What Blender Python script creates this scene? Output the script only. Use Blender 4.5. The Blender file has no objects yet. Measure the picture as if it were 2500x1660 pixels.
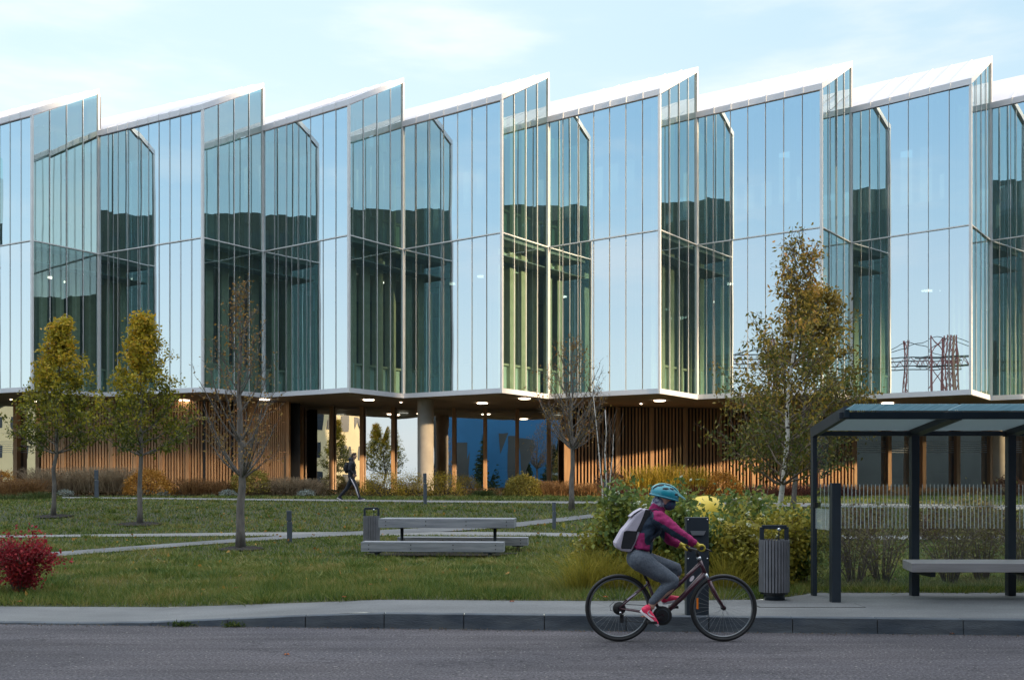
import bpy, bmesh, math, random
import numpy as np
from mathutils import Vector, Matrix
R = math.radians
S = bpy.context.scene
COL = S.collection
random.seed(7)

# ---------------------------------------------------------------- camera, world, sun, exposure
F, CX, HZ, EYE = 2550.0, 1250.0, 1180.0, 1.6      # focal length, centre column, horizon row (in 2500 px), eye height
cam_d = bpy.data.cameras.new("camera"); cam = bpy.data.objects.new("camera", cam_d); COL.objects.link(cam)
cam.location = (0, 0, EYE); cam.rotation_euler = (R(90), 0, 0)
cam_d.sensor_width = 36.0; cam_d.lens = F / 2500 * 36; cam_d.shift_y = (HZ - 830) / 2500
cam_d.clip_end = 6000; cam_d.clip_start = 0.1
S.camera = cam
SUN_AZ, SUN_EL = 49.0, 12.0                         # azimuth from -Y towards +X
sdir = Vector((math.sin(R(SUN_AZ)) * math.cos(R(SUN_EL)), -math.cos(R(SUN_AZ)) * math.cos(R(SUN_EL)), math.sin(R(SUN_EL))))
sun_d = bpy.data.lights.new("sun", 'SUN'); sun = bpy.data.objects.new("sun", sun_d); COL.objects.link(sun)
sun_d.energy = 4.6; sun_d.angle = R(1.4); sun_d.color = (1.0, 0.76, 0.47)
sun.rotation_euler = sdir.to_track_quat('Z', 'Y').to_euler()
W = bpy.data.worlds.new("World"); S.world = W; W.use_nodes = True
nt = W.node_tree; nt.nodes.clear()
def wn(t, **k):
    n = nt.nodes.new(t)
    for a, b in k.items(): setattr(n, a, b)
    return n
def wmath(op, a, b=None, c=None):
    n = wn('ShaderNodeMath', operation=op)
    for i, v in enumerate((a, b, c)):
        if v is None: continue
        if isinstance(v, (int, float)): n.inputs[i].default_value = v
        else: nt.links.new(v, n.inputs[i])
    return n.outputs[0]
def wmix(fac, a, b):
    n = wn('ShaderNodeMix', data_type='RGBA')
    for i, v in ((0, fac), (6, a), (7, b)):
        if isinstance(v, (int, float, tuple)): n.inputs[i].default_value = v
        else: nt.links.new(v, n.inputs[i])
    return n.outputs[2]
wout = wn('ShaderNodeOutputWorld')
sky = wn('ShaderNodeTexSky', sky_type='NISHITA'); sky.sun_disc = False
sky.sun_elevation = R(SUN_EL); sky.sun_rotation = R(180 - SUN_AZ)
sky.air_density = 1.0; sky.dust_density = 1.5; sky.ozone_density = 2.0
bg1 = wn('ShaderNodeBackground'); bg1.inputs[1].default_value = 0.02
nt.links.new(sky.outputs[0], bg1.inputs[0])
# thin bright veil of cloud over part of the sky, brightest low over the left of the building
tc = wn('ShaderNodeTexCoord'); sx = wn('ShaderNodeSeparateXYZ'); nt.links.new(tc.outputs['Generated'], sx.inputs[0])
el = wmath('MAXIMUM', sx.outputs[2], 0.0)
dp = wn('ShaderNodeVectorMath', operation='DOT_PRODUCT'); nt.links.new(tc.outputs['Generated'], dp.inputs[0])
gd = Vector((-0.28, 0.93, 0.22)).normalized(); dp.inputs[1].default_value = gd
glow = wmath('POWER', wmath('MAXIMUM', wmath('MULTIPLY_ADD', dp.outputs['Value'], 0.5, 0.5), 0.0), 4.0)
mp = wn('ShaderNodeMapping'); mp.inputs['Scale'].default_value = (1.6, 1.6, 7.0); mp.inputs['Location'].default_value = (3.1, 0.4, 0.2)
nt.links.new(tc.outputs['Generated'], mp.inputs[0])
nz = wn('ShaderNodeTexNoise'); nz.inputs['Scale'].default_value = 1.7; nz.inputs['Detail'].default_value = 7; nz.inputs['Roughness'].default_value = 0.55
nt.links.new(mp.outputs[0], nz.inputs[0])
cr = wn('ShaderNodeMapRange', interpolation_type='SMOOTHSTEP'); cr.inputs[1].default_value = 0.47; cr.inputs[2].default_value = 0.72
nt.links.new(nz.outputs[0], cr.inputs[0])
def wrange(v, a, b):
    n = wn('ShaderNodeMapRange', interpolation_type='SMOOTHSTEP'); n.inputs[1].default_value = a; n.inputs[2].default_value = b
    nt.links.new(v, n.inputs[0]); return n.outputs[0]
veil = wmix(wrange(el, 0.02, 0.40), (0.48, 0.55, 0.59, 1), (0.22, 0.37, 0.53, 1))       # milky near the horizon, bluer above
veil = wmix(wmath('MULTIPLY', cr.outputs[0], 0.55), veil, (0.56, 0.57, 0.59, 1))           # soft clouds
veil = wmix(wrange(el, 0.46, 0.80), veil, (1.15, 1.22, 1.32, 1))                           # bright thin cloud overhead
bg2 = wn('ShaderNodeBackground'); nt.links.new(veil, bg2.inputs[0]); bg2.inputs[1].default_value = 1.0
bg3 = wn('ShaderNodeBackground'); bg3.inputs[0].default_value = (1.0, 0.84, 0.26, 1)
nt.links.new(wmath('MULTIPLY', glow, 0.23), bg3.inputs[1])
a1 = wn('ShaderNodeAddShader'); a2 = wn('ShaderNodeAddShader')
nt.links.new(bg1.outputs[0], a1.inputs[0]); nt.links.new(bg2.outputs[0], a1.inputs[1])
nt.links.new(a1.outputs[0], a2.inputs[0]); nt.links.new(bg3.outputs[0], a2.inputs[1])
nt.links.new(a2.outputs[0], wout.inputs[0])
S.view_settings.view_transform = 'Standard'; S.view_settings.look = 'None'
S.view_settings.exposure = 0.68; S.view_settings.gamma = 1.0; S.view_settings.use_curve_mapping = False
S.render.engine = 'CYCLES'
S.cycles.max_bounces = 10; S.cycles.transparent_max_bounces = 24; S.cycles.glossy_bounces = 6; S.cycles.diffuse_bounces = 3
S.cycles.caustics_reflective = False; S.cycles.caustics_refractive = False
S.cycles.use_denoising = True

# ---------------------------------------------------------------- materials
MATS = {}
def mat(name, col, rough=0.6, metal=0.0, noise=0.0, nscale=6.0, bump=0.0, bscale=None, col2=None, spec=0.5, island=0.0, trans=0.0, stretch=(1, 1, 1), coat=0.0, detail=5, emit=None):
    if name in MATS: return MATS[name]
    m = bpy.data.materials.new(name); m.use_nodes = True; MATS[name] = m
    t = m.node_tree; b = t.nodes['Principled BSDF']; L = t.links.new
    b.inputs['Roughness'].default_value = rough; b.inputs['Metallic'].default_value = metal
    b.inputs['Specular IOR Level'].default_value = spec; b.inputs['Coat Weight'].default_value = coat
    col = tuple(col) + (1,)
    src = None
    tcn = t.nodes.new('ShaderNodeTexCoord'); mpn = t.nodes.new('ShaderNodeMapping'); mpn.inputs['Scale'].default_value = stretch
    L(tcn.outputs['Object'], mpn.inputs[0])
    if noise > 0 or col2 is not None:
        n = t.nodes.new('ShaderNodeTexNoise'); n.inputs['Scale'].default_value = nscale; n.inputs['Detail'].default_value = detail
        L(mpn.outputs[0], n.inputs[0])
        mr = t.nodes.new('ShaderNodeMapRange'); mr.inputs[1].default_value = 0.36; mr.inputs[2].default_value = 0.64
        L(n.outputs[0], mr.inputs[0])
        mx = t.nodes.new('ShaderNodeMix'); mx.data_type = 'RGBA'
        L(mr.outputs[0], mx.inputs[0])
        c2 = tuple(col2) + (1,) if col2 is not None else tuple(c * (1 - noise) for c in col[:3]) + (1,)
        mx.inputs[6].default_value = col; mx.inputs[7].default_value = c2
        src = mx.outputs[2]
    if island > 0:
        g = t.nodes.new('ShaderNodeNewGeometry'); hs = t.nodes.new('ShaderNodeHueSaturation')
        mr2 = t.nodes.new('ShaderNodeMapRange'); mr2.inputs[3].default_value = 1 - island; mr2.inputs[4].default_value = 1 + island
        L(g.outputs['Random Per Island'], mr2.inputs[0]); L(mr2.outputs[0], hs.inputs['Value'])
        if src is None: hs.inputs['Color'].default_value = col
        else: L(src, hs.inputs['Color'])
        src = hs.outputs[0]
    if src is None: b.inputs['Base Color'].default_value = col
    else: L(src, b.inputs['Base Color'])
    if bump > 0:
        n2 = t.nodes.new('ShaderNodeTexNoise'); n2.inputs['Scale'].default_value = bscale or nscale * 3; n2.inputs['Detail'].default_value = 6
        L(mpn.outputs[0], n2.inputs[0])
        bp = t.nodes.new('ShaderNodeBump'); bp.inputs['Strength'].default_value = bump; bp.inputs['Distance'].default_value = 0.02
        L(n2.outputs[0], bp.inputs['Height']); L(bp.outputs[0], b.inputs['Normal'])
    if emit is not None:
        b.inputs['Emission Color'].default_value = tuple(emit[:3]) + (1,); b.inputs['Emission Strength'].default_value = emit[3]
    if trans > 0:
        tr = t.nodes.new('ShaderNodeBsdfTranslucent'); ms = t.nodes.new('ShaderNodeMixShader'); ms.inputs[0].default_value = trans
        if src is None: tr.inputs[0].default_value = col
        else: L(src, tr.inputs[0])
        out = t.nodes['Material Output']
        L(b.outputs[0], ms.inputs[1]); L(tr.outputs[0], ms.inputs[2]); L(ms.outputs[0], out.inputs[0])
    return m

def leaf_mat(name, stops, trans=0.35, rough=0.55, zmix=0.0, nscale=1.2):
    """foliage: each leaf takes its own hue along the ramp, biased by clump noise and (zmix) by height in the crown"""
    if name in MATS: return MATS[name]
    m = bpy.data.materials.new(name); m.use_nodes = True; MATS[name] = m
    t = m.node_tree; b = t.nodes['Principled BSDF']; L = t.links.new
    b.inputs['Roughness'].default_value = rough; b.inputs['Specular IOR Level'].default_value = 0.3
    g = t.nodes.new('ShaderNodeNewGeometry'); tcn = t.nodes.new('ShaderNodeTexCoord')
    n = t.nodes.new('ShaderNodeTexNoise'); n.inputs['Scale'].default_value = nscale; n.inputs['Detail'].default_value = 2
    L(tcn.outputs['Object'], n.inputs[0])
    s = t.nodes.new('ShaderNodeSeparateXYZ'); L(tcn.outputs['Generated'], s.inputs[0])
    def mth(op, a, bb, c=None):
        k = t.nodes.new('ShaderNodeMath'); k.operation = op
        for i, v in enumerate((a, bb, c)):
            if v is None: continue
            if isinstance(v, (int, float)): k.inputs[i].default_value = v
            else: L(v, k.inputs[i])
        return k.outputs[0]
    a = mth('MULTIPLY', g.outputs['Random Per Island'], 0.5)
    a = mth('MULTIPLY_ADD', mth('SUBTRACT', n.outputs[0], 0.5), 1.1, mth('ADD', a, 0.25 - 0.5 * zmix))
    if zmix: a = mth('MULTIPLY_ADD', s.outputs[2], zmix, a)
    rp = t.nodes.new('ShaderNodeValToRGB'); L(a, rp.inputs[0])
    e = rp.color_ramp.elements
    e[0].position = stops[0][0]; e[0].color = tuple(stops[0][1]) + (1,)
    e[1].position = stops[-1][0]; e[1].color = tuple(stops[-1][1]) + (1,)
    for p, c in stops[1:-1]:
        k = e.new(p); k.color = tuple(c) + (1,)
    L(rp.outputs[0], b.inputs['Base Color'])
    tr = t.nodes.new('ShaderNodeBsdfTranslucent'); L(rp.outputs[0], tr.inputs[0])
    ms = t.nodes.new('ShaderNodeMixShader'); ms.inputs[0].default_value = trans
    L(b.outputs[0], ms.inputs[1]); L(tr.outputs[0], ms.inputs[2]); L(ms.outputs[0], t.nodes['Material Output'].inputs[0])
    return m

def glass_mat(name, base=0.35, edge=0.95, tcol=(0.5, 0.62, 0.6), gcol=(0.9, 1, 1), warp=0.0, wscale=(0.6, 0.6, 0.25), power=3.0, trans_fac=1.0):
    if name in MATS: return MATS[name]
    m = bpy.data.materials.new(name); m.use_nodes = True; MATS[name] = m
    t = m.node_tree; t.nodes.clear(); L = t.links.new
    out = t.nodes.new('ShaderNodeOutputMaterial'); tr = t.nodes.new('ShaderNodeBsdfTransparent'); gl = t.nodes.new('ShaderNodeBsdfGlossy')
    tr.inputs[0].default_value = tuple(tcol) + (1,); gl.inputs['Color'].default_value = tuple(gcol) + (1,); gl.inputs['Roughness'].default_value = 0.0
    lw = t.nodes.new('ShaderNodeLayerWeight'); lw.inputs[0].default_value = 0.5
    pw = t.nodes.new('ShaderNodeMath'); pw.operation = 'POWER'; L(lw.outputs['Facing'], pw.inputs[0]); pw.inputs[1].default_value = power
    mr = t.nodes.new('ShaderNodeMapRange'); L(pw.outputs[0], mr.inputs[0]); mr.inputs[3].default_value = base; mr.inputs[4].default_value = edge
    ms = t.nodes.new('ShaderNodeMixShader'); L(mr.outputs[0], ms.inputs[0]); L(tr.outputs[0], ms.inputs[1]); L(gl.outputs[0], ms.inputs[2])
    L(ms.outputs[0], out.inputs[0])
    if warp > 0:
        tcn = t.nodes.new('ShaderNodeTexCoord'); mpn = t.nodes.new('ShaderNodeMapping'); mpn.inputs['Scale'].default_value = wscale
        L(tcn.outputs['Object'], mpn.inputs[0])
        n = t.nodes.new('ShaderNodeTexNoise'); n.inputs['Scale'].default_value = 1.0; n.inputs['Detail'].default_value = 1.0
        L(mpn.outputs[0], n.inputs[0])
        bp = t.nodes.new('ShaderNodeBump'); bp.inputs['Strength'].default_value = 1.0; bp.inputs['Distance'].default_value = warp
        L(n.outputs[0], bp.inputs['Height']); L(bp.outputs[0], gl.inputs['Normal'])
    return m

# ---------------------------------------------------------------- mesh helpers
ORI = {}
def props(o, label=None, cat=None, group=None, kind=None):
    if label: o['label'] = label
    if cat: o['category'] = cat
    if group: o['group'] = group
    if kind: o['kind'] = kind
    return o
def thing(name, label, cat, loc, group=None):
    o = bpy.data.objects.new(name, None); COL.objects.link(o); o.location = loc; o.empty_display_size = 0.3
    ORI[o.name] = Vector(loc)
    return props(o, label, cat, group, 'thing')
def V(*a): return Vector(a)
class MB:
    def __init__(s): s.v = []; s.f = []; s.m = []; s.ms = []; s.sm = []
    def mi(s, m):
        if m not in s.ms: s.ms.append(m)
        return s.ms.index(m)
    def add(s, vs, fs, m, smooth=False):
        k = len(s.v); i = s.mi(m)
        s.v += [tuple(p) for p in vs]
        for f in fs: s.f.append(tuple(a + k for a in f)); s.m.append(i); s.sm.append(smooth)
    def box(s, x0, x1, y0, y1, z0, z1, m): s.hexa([(x0, y0, z0), (x1, y0, z0), (x1, y1, z0), (x0, y1, z0)], [(x0, y0, z1), (x1, y0, z1), (x1, y1, z1), (x0, y1, z1)], m)
    def hexa(s, lo, hi, m):
        n = len(lo); vs = list(lo) + list(hi)
        fs = [tuple(range(n - 1, -1, -1)), tuple(range(n, 2 * n))] + [(i, (i + 1) % n, n + (i + 1) % n, n + i) for i in range(n)]
        s.add(vs, fs, m)
    def bar(s, a, b, w, d, m, up=None, w2=None, d2=None):
        """box beam from a to b; w across the side axis, d along the up axis"""
        a = Vector(a); b = Vector(b); ax = (b - a).normalized(); up = Vector(up) if up is not None else (V(0, 0, 1) if abs(ax.z) < 0.9 else V(0, 1, 0))
        sd = ax.cross(up).normalized(); u = sd.cross(ax).normalized()
        w2 = w if w2 is None else w2; d2 = d if d2 is None else d2
        def ring(p, w, d): return [p - sd * w / 2 - u * d / 2, p + sd * w / 2 - u * d / 2, p + sd * w / 2 + u * d / 2, p - sd * w / 2 + u * d / 2]
        s.hexa(ring(a, w, d), ring(b, w2, d2), m)
    def tube(s, pts, rad, m, n=8, cap=True, smooth=True, sc=None, closed=False):
        """tube through pts; sc=(k_side) squashes the ring along the frame's side axis"""
        pts = [Vector(p) for p in pts]; N = len(pts)
        if not hasattr(rad, '__len__'): rad = [rad] * N
        k = len(s.v); i = s.mi(m); prev = None
        for j, p in enumerate(pts):
            if closed: t = pts[(j + 1) % N] - pts[j - 1]
            else: t = pts[min(j + 1, N - 1)] - pts[max(j - 1, 0)]
            if t.length < 1e-9: t = V(0, 0, 1)
            t.normalize()
            if prev is None:
                ref = V(0, 1, 0) if abs(t.y) < 0.9 else V(1, 0, 0)
                sd = (ref - t * ref.dot(t)).normalized()
            else:
                sd = prev - t * prev.dot(t)
                sd = sd.normalized() if sd.length > 1e-6 else prev
            prev = sd; u = t.cross(sd)
            r = rad[j]; rs, ru = (r if not hasattr(r, '__len__') else r[0]), (r if not hasattr(r, '__len__') else r[1])
            for q in range(n):
                a = 2 * math.pi * q / n
                s.v.append(tuple(p + sd * rs * math.cos(a) + u * ru * math.sin(a)))
        rng = range(N if closed else N - 1)
        for j in rng:
            j2 = (j + 1) % N
            for q in range(n):
                q2 = (q + 1) % n
                s.f.append((k + j * n + q, k + j * n + q2, k + j2 * n + q2, k + j2 * n + q)); s.m.append(i); s.sm.append(smooth)
        if cap and not closed:
            s.f.append(tuple(k + q for q in range(n - 1, -1, -1))); s.m.append(i); s.sm.append(False)
            s.f.append(tuple(k + (N - 1) * n + q for q in range(n))); s.m.append(i); s.sm.append(False)
    def ball(s, c, r, m, nu=16, nv=10, M=None, zmin=-1.0):
        r = r if hasattr(r, '__len__') else (r, r, r); c = Vector(c); k = len(s.v); i = s.mi(m)
        for a in range(nv + 1):
            th = math.pi * a / nv
            for b in range(nu):
                ph = 2 * math.pi * b / nu
                p = Vector((r[0] * math.sin(th) * math.cos(ph), r[1] * math.sin(th) * math.sin(ph), r[2] * max(math.cos(th), zmin)))
                if M is not None: p = M @ p
                s.v.append(tuple(c + p))
        for a in range(nv):
            for b in range(nu):
                b2 = (b + 1) % nu
                s.f.append((k + a * nu + b, k + (a + 1) * nu + b, k + (a + 1) * nu + b2, k + a * nu + b2)); s.m.append(i); s.sm.append(True)
    def lathe(s, prof, m, c=(0, 0, 0), n=20, axis='z', smooth=True):
        k = len(s.v); i = s.mi(m); c = Vector(c)
        for r, z in prof:
            for q in range(n):
                a = 2 * math.pi * q / n
                p = (r * math.cos(a), r * math.sin(a), z) if axis == 'z' else (r * math.cos(a), z, r * math.sin(a))
                s.v.append(tuple(c + Vector(p)))
        for j in range(len(prof) - 1):
            for q in range(n):
                q2 = (q + 1) % n
                s.f.append((k + j * n + q, k + j * n + q2, k + (j + 1) * n + q2, k + (j + 1) * n + q)); s.m.append(i); s.sm.append(smooth)
    def prism(s, poly, y0, y1, m):
        """polygon in x,z extruded from y0 to y1"""
        n = len(poly)
        s.add([(p[0], y0, p[1]) for p in poly] + [(p[0], y1, p[1]) for p in poly],
              [tuple(range(n - 1, -1, -1)), tuple(range(n, 2 * n))] + [(i, (i + 1) % n, n + (i + 1) % n, n + i) for i in range(n)], m)
    def build(s, name, parent=None, bevel=0.0):
        me = bpy.data.meshes.new(name)
        o = ORI[parent.name] if parent is not None else Vector((0, 0, 0))
        me.from_pydata([(x - o.x, y - o.y, z - o.z) for x, y, z in s.v], [], s.f)
        for m in s.ms: me.materials.append(m)
        me.polygons.foreach_set('material_index', s.m); me.polygons.foreach_set('use_smooth', s.sm); me.update()
        ob = bpy.data.objects.new(name, me); COL.objects.link(ob)
        if parent is not None: ob.parent = parent
        ORI[ob.name] = o if parent is not None else Vector((0, 0, 0))
        if bevel > 0:
            b = ob.modifiers.new('bevel', 'BEVEL'); b.width = bevel; b.segments = 2; b.limit_method = 'ANGLE'; b.angle_limit = R(40)
        return ob

def arr_mesh(name, verts, faces_n, mats, parent=None, matidx=None, smooth=False):
    """numpy mesh: verts (N,3); consecutive faces of faces_n verts each"""
    o = ORI[parent.name] if parent is not None else Vector((0, 0, 0))
    v = np.asarray(verts, dtype=np.float32).reshape(-1, 3) - np.array(o, dtype=np.float32)
    nv = len(v); nf = nv // faces_n
    me = bpy.data.meshes.new(name); me.vertices.add(nv); me.vertices.foreach_set('co', v.ravel())
    me.loops.add(nv); me.loops.foreach_set('vertex_index', np.arange(nv, dtype=np.int32))
    me.polygons.add(nf); me.polygons.foreach_set('loop_start', np.arange(nf, dtype=np.int32) * faces_n)
    me.polygons.foreach_set('loop_total', np.full(nf, faces_n, dtype=np.int32))
    for m in mats: me.materials.append(m)
    if matidx is not None: me.polygons.foreach_set('material_index', np.asarray(matidx, dtype=np.int32))
    me.update(calc_edges=True)
    ob = bpy.data.objects.new(name, me); COL.objects.link(ob)
    if parent is not None: ob.parent = parent
    ORI[ob.name] = o
    return ob
RNG = np.random.default_rng(11)
def leaves(centres, size, rng=RNG, droop=0.3, aspect=0.5, fold=0.25, vary=0.35):
    """one folded rhombus per centre with a random turn -> vertex array (4 per leaf)"""
    c = np.asarray(centres, dtype=float); n = len(c)
    d = rng.normal(size=(n, 3)); d[:, 2] -= droop; d /= np.linalg.norm(d, axis=1)[:, None]
    e = rng.normal(size=(n, 3)); e -= d * (e * d).sum(1)[:, None]; e /= np.linalg.norm(e, axis=1)[:, None]
    f = np.cross(d, e)
    L = (size * (1 + vary * rng.uniform(-1, 1, n)))[:, None]
    a = c; t = c + d * L; m = c + d * L * 0.45 + f * L * fold * 0.3
    return np.stack([a, m + e * L * aspect * 0.5, t, m - e * L * aspect * 0.5], axis=1).reshape(-1, 3)

# ---------------------------------------------------------------- terrain height and pixel helpers (pixels of the 2500 px photograph are only used to measure)
PROF = [(-400, 0.0), (12.9, 0.16), (15, 0.15), (19, 0.12), (21, 0.13), (25, 0.22), (30, 0.46), (35, 0.76), (39, 0.95), (43, 1.02), (48, 1.02), (60, 1.02), (400, 1.0)]
def kerb_h(X):
    t = min(max((X + 4.4) / 2.75, 0), 1); return 0.015 + 0.145 * t
def kerb_y(X): return 11.9 - 0.0802 * (X + 5.83)
BACK = [(-60, 20), (-7, 13.5), (-4.5, 13.4), (-1.9, 12.95), (1.2, 12.8), (3.2, 12.95), (4.0, 13.75), (12, 13.75), (60, 12.0)]
def lerp(tab, x):
    if x <= tab[0][0]: return tab[0][1]
    for (a, b), (c, d) in zip(tab, tab[1:]):
        if x <= c: return b + (d - b) * (x - a) / (c - a)
    return tab[-1][1]
def back_y(X): return lerp(BACK, X)
def gz(X, Y):
    z = lerp(PROF, Y)
    if Y < 18: 
        w = min(max((Y - back_y(X)) / 4.0, 0), 1); z = kerb_h(X) * (1 - w) + z * w
    return z
def at(px, py, Y): return V((px - CX) * Y / F, Y, EYE + (HZ - py) * Y / F)
def ground_at(px, py):
    lo, hi = 12.0, 60.0
    for _ in range(40):
        mid = (lo + hi) / 2; X = (px - CX) * mid / F
        yy = HZ + (EYE - gz(X, mid)) * F / mid
        if yy > py: lo = mid
        else: hi = mid
    return V((px - CX) * lo / F, lo, gz((px - CX) * lo / F, lo))
def foot(px, Y):
    X = (px - CX) * Y / F; return V(X, Y, gz(X, Y))
# ---------------------------------------------------------------- setting: ground, road, kerb, pavement, paths
M_grassground = mat('lawn_soil', (0.055, 0.055, 0.022), 0.95, noise=0.4, nscale=1.1, col2=(0.03, 0.045, 0.014), bump=0.6, bscale=30)
M_asphalt = mat('asphalt', (0.098, 0.090, 0.098), 0.9, nscale=0.5, col2=(0.074, 0.070, 0.080), bump=0.9, bscale=90, spec=0.3)
def tweak_asphalt(m, sc=120, lo=0.55, hi=1.7):
    t = m.node_tree; b = t.nodes['Principled BSDF']; src = b.inputs['Base Color'].links[0].from_socket
    tcn = [n for n in t.nodes if n.type == 'TEX_COORD'][0]
    v = t.nodes.new('ShaderNodeTexNoise'); v.inputs['Scale'].default_value = sc; v.inputs['Detail'].default_value = 3; t.links.new(tcn.outputs['Object'], v.inputs[0])
    mr = t.nodes.new('ShaderNodeMapRange'); mr.inputs[1].default_value = 0.3; mr.inputs[2].default_value = 0.72; mr.inputs[3].default_value = lo; mr.inputs[4].default_value = hi
    t.links.new(v.outputs[0], mr.inputs[0])
    hs = t.nodes.new('ShaderNodeHueSaturation'); t.links.new(src, hs.inputs['Color']); t.links.new(mr.outputs[0], hs.inputs['Value']); t.links.new(hs.outputs[0], b.inputs['Base Color'])
tweak_asphalt(M_asphalt, 42, 0.45, 1.9)
def add_streaks(m, scale=(0.35, 3.0, 1), lo=.78, hi=1.15, sc=1.0):
    t = m.node_tree; b = t.nodes['Principled BSDF']; src = b.inputs['Base Color'].links[0].from_socket
    tcn = [n for n in t.nodes if n.type == 'TEX_COORD'][0]; mp_ = t.nodes.new('ShaderNodeMapping'); mp_.inputs['Scale'].default_value = scale; t.links.new(tcn.outputs['Object'], mp_.inputs[0])
    v = t.nodes.new('ShaderNodeTexNoise'); v.inputs['Scale'].default_value = sc; v.inputs['Detail'].default_value = 7; v.inputs['Roughness'].default_value = .6; t.links.new(mp_.outputs[0], v.inputs[0])
    mr = t.nodes.new('ShaderNodeMapRange'); mr.inputs[1].default_value = 0.35; mr.inputs[2].default_value = 0.65; mr.inputs[3].default_value = lo; mr.inputs[4].default_value = hi; t.links.new(v.outputs[0], mr.inputs[0])
    hs = t.nodes.new('ShaderNodeHueSaturation'); t.links.new(src, hs.inputs['Color']); t.links.new(mr.outputs[0], hs.inputs['Value']); t.links.new(hs.outputs[0], b.inputs['Base Color'])
add_streaks(M_asphalt)
def add_specks(m, col, sc=28, lo=.74, hi=.80):
    t = m.node_tree; b = t.nodes['Principled BSDF']; src = b.inputs['Base Color'].links[0].from_socket
    tcn = [n for n in t.nodes if n.type == 'TEX_COORD'][0]; v = t.nodes.new('ShaderNodeTexNoise'); v.inputs['Scale'].default_value = sc; v.inputs['Detail'].default_value = 1; t.links.new(tcn.outputs['Object'], v.inputs[0])
    mr = t.nodes.new('ShaderNodeMapRange'); mr.inputs[1].default_value = lo; mr.inputs[2].default_value = hi; t.links.new(v.outputs[0], mr.inputs[0])
    mx = t.nodes.new('ShaderNodeMix'); mx.data_type = 'RGBA'; t.links.new(mr.outputs[0], mx.inputs[0]); t.links.new(src, mx.inputs[6]); mx.inputs[7].default_value = tuple(col) + (1,); t.links.new(mx.outputs[2], b.inputs['Base Color'])
add_specks(M_asphalt, (.3, .28, .26), 30, .68, .74)
def add_cracks(m, col=(0.02, 0.02, 0.022), sc=0.22, w=0.0035, stretch=(1, 1.6, 1)):
    t = m.node_tree; b = t.nodes['Principled BSDF']; src = b.inputs['Base Color'].links[0].from_socket
    tcn = [n for n in t.nodes if n.type == 'TEX_COORD'][0]; mp_ = t.nodes.new('ShaderNodeMapping'); mp_.inputs['Scale'].default_value = stretch; t.links.new(tcn.outputs['Object'], mp_.inputs[0])
    v = t.nodes.new('ShaderNodeTexNoise'); v.inputs['Scale'].default_value = sc; v.inputs['Detail'].default_value = 9; v.inputs['Roughness'].default_value = .62; t.links.new(mp_.outputs[0], v.inputs[0])
    s1 = t.nodes.new('ShaderNodeMath'); s1.operation = 'SUBTRACT'; t.links.new(v.outputs[0], s1.inputs[0]); s1.inputs[1].default_value = .5
    s2 = t.nodes.new('ShaderNodeMath'); s2.operation = 'ABSOLUTE'; t.links.new(s1.outputs[0], s2.inputs[0])
    mr = t.nodes.new('ShaderNodeMapRange'); mr.inputs[1].default_value = 0; mr.inputs[2].default_value = w; mr.inputs[3].default_value = .75; mr.inputs[4].default_value = 0; t.links.new(s2.outputs[0], mr.inputs[0])
    mx = t.nodes.new('ShaderNodeMix'); mx.data_type = 'RGBA'; t.links.new(mr.outputs[0], mx.inputs[0]); t.links.new(src, mx.inputs[6]); mx.inputs[7].default_value = tuple(col) + (1,); t.links.new(mx.outputs[2], b.inputs['Base Color'])
add_cracks(M_asphalt)
add_streaks(M_asphalt, (0.12, 1.1, 1), .82, 1.12, 1.0)
M_pave = mat('pavement_concrete', (0.165, 0.17, 0.172), 0.85, nscale=0.8, col2=(0.135, 0.14, 0.145), bump=0.3, bscale=80)
tweak_asphalt(M_pave, 60, 0.8, 1.2)
add_streaks(M_pave, (.5, 1.5, 1), .82, 1.1, 1.3)
M_kerb = mat('kerb_stone', (0.095, 0.11, 0.125), 0.8, nscale=3, col2=(0.05, 0.065, 0.085), bump=0.4, bscale=40, stretch=(0.7, 1, 2.5), detail=8)
add_streaks(M_kerb, (1.2, 1, 6), .75, 1.15, 2.0)
M_gravel = mat('path_gravel', (0.24, 0.24, 0.235), 0.9, nscale=20, col2=(0.19, 0.19, 0.185), bump=0.6, bscale=60)
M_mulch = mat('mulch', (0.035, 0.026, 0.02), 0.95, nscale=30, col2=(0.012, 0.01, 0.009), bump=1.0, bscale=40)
M_bed = mat('bed_soil', (0.05, 0.035, 0.02), 0.95, nscale=3, col2=(0.03, 0.026, 0.014), bump=1.0, bscale=20)

def grid_sheet(name, xs, ysf, zf, m, kind='structure'):
    mb = MB(); rows = []
    n = len(ysf(xs[0]))
    vs = [(x, y, zf(x, y)) for x in xs for y in ysf(x)]
    fs = [(i * n + j, (i + 1) * n + j, (i + 1) * n + j + 1, i * n + j + 1) for i in range(len(xs) - 1) for j in range(n - 1)]
    mb.add(vs, fs, m, True)
    return props(mb.build(name), kind=kind)
xs = [-900, -400, -150, -60] + [x * 0.5 for x in range(-70, 71)] + [60, 150, 400, 900]
def lawn_ys(X):
    b = back_y(X); return [b + 0.0, b + 0.4, b + 1, b + 2] + [18 + 0.75 * i for i in range(45)] + [60, 120, 400, 2500]
grid_sheet('lawn_ground', xs, lawn_ys, gz, M_grassground)
def road_z(X, Y): return 0.0
grid_sheet('road', [-900, -60, -20, 20, 60, 900], lambda X: [-900, -60, -14, 0, 5, kerb_y(X)], road_z, M_asphalt)
kx = [-60, -30, -15, -9, -7, -5.5, -4.4, -3.5, -2.6, -1.65, 0, 1.2, 2.2, 3.2, 4.0, 5, 8, 12, 20, 60]
grid_sheet('pavement', kx, lambda X: [kerb_y(X) + 0.12, (kerb_y(X) + back_y(X)) / 2, back_y(X) + 0.02], lambda X, Y: kerb_h(X), M_pave)
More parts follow.
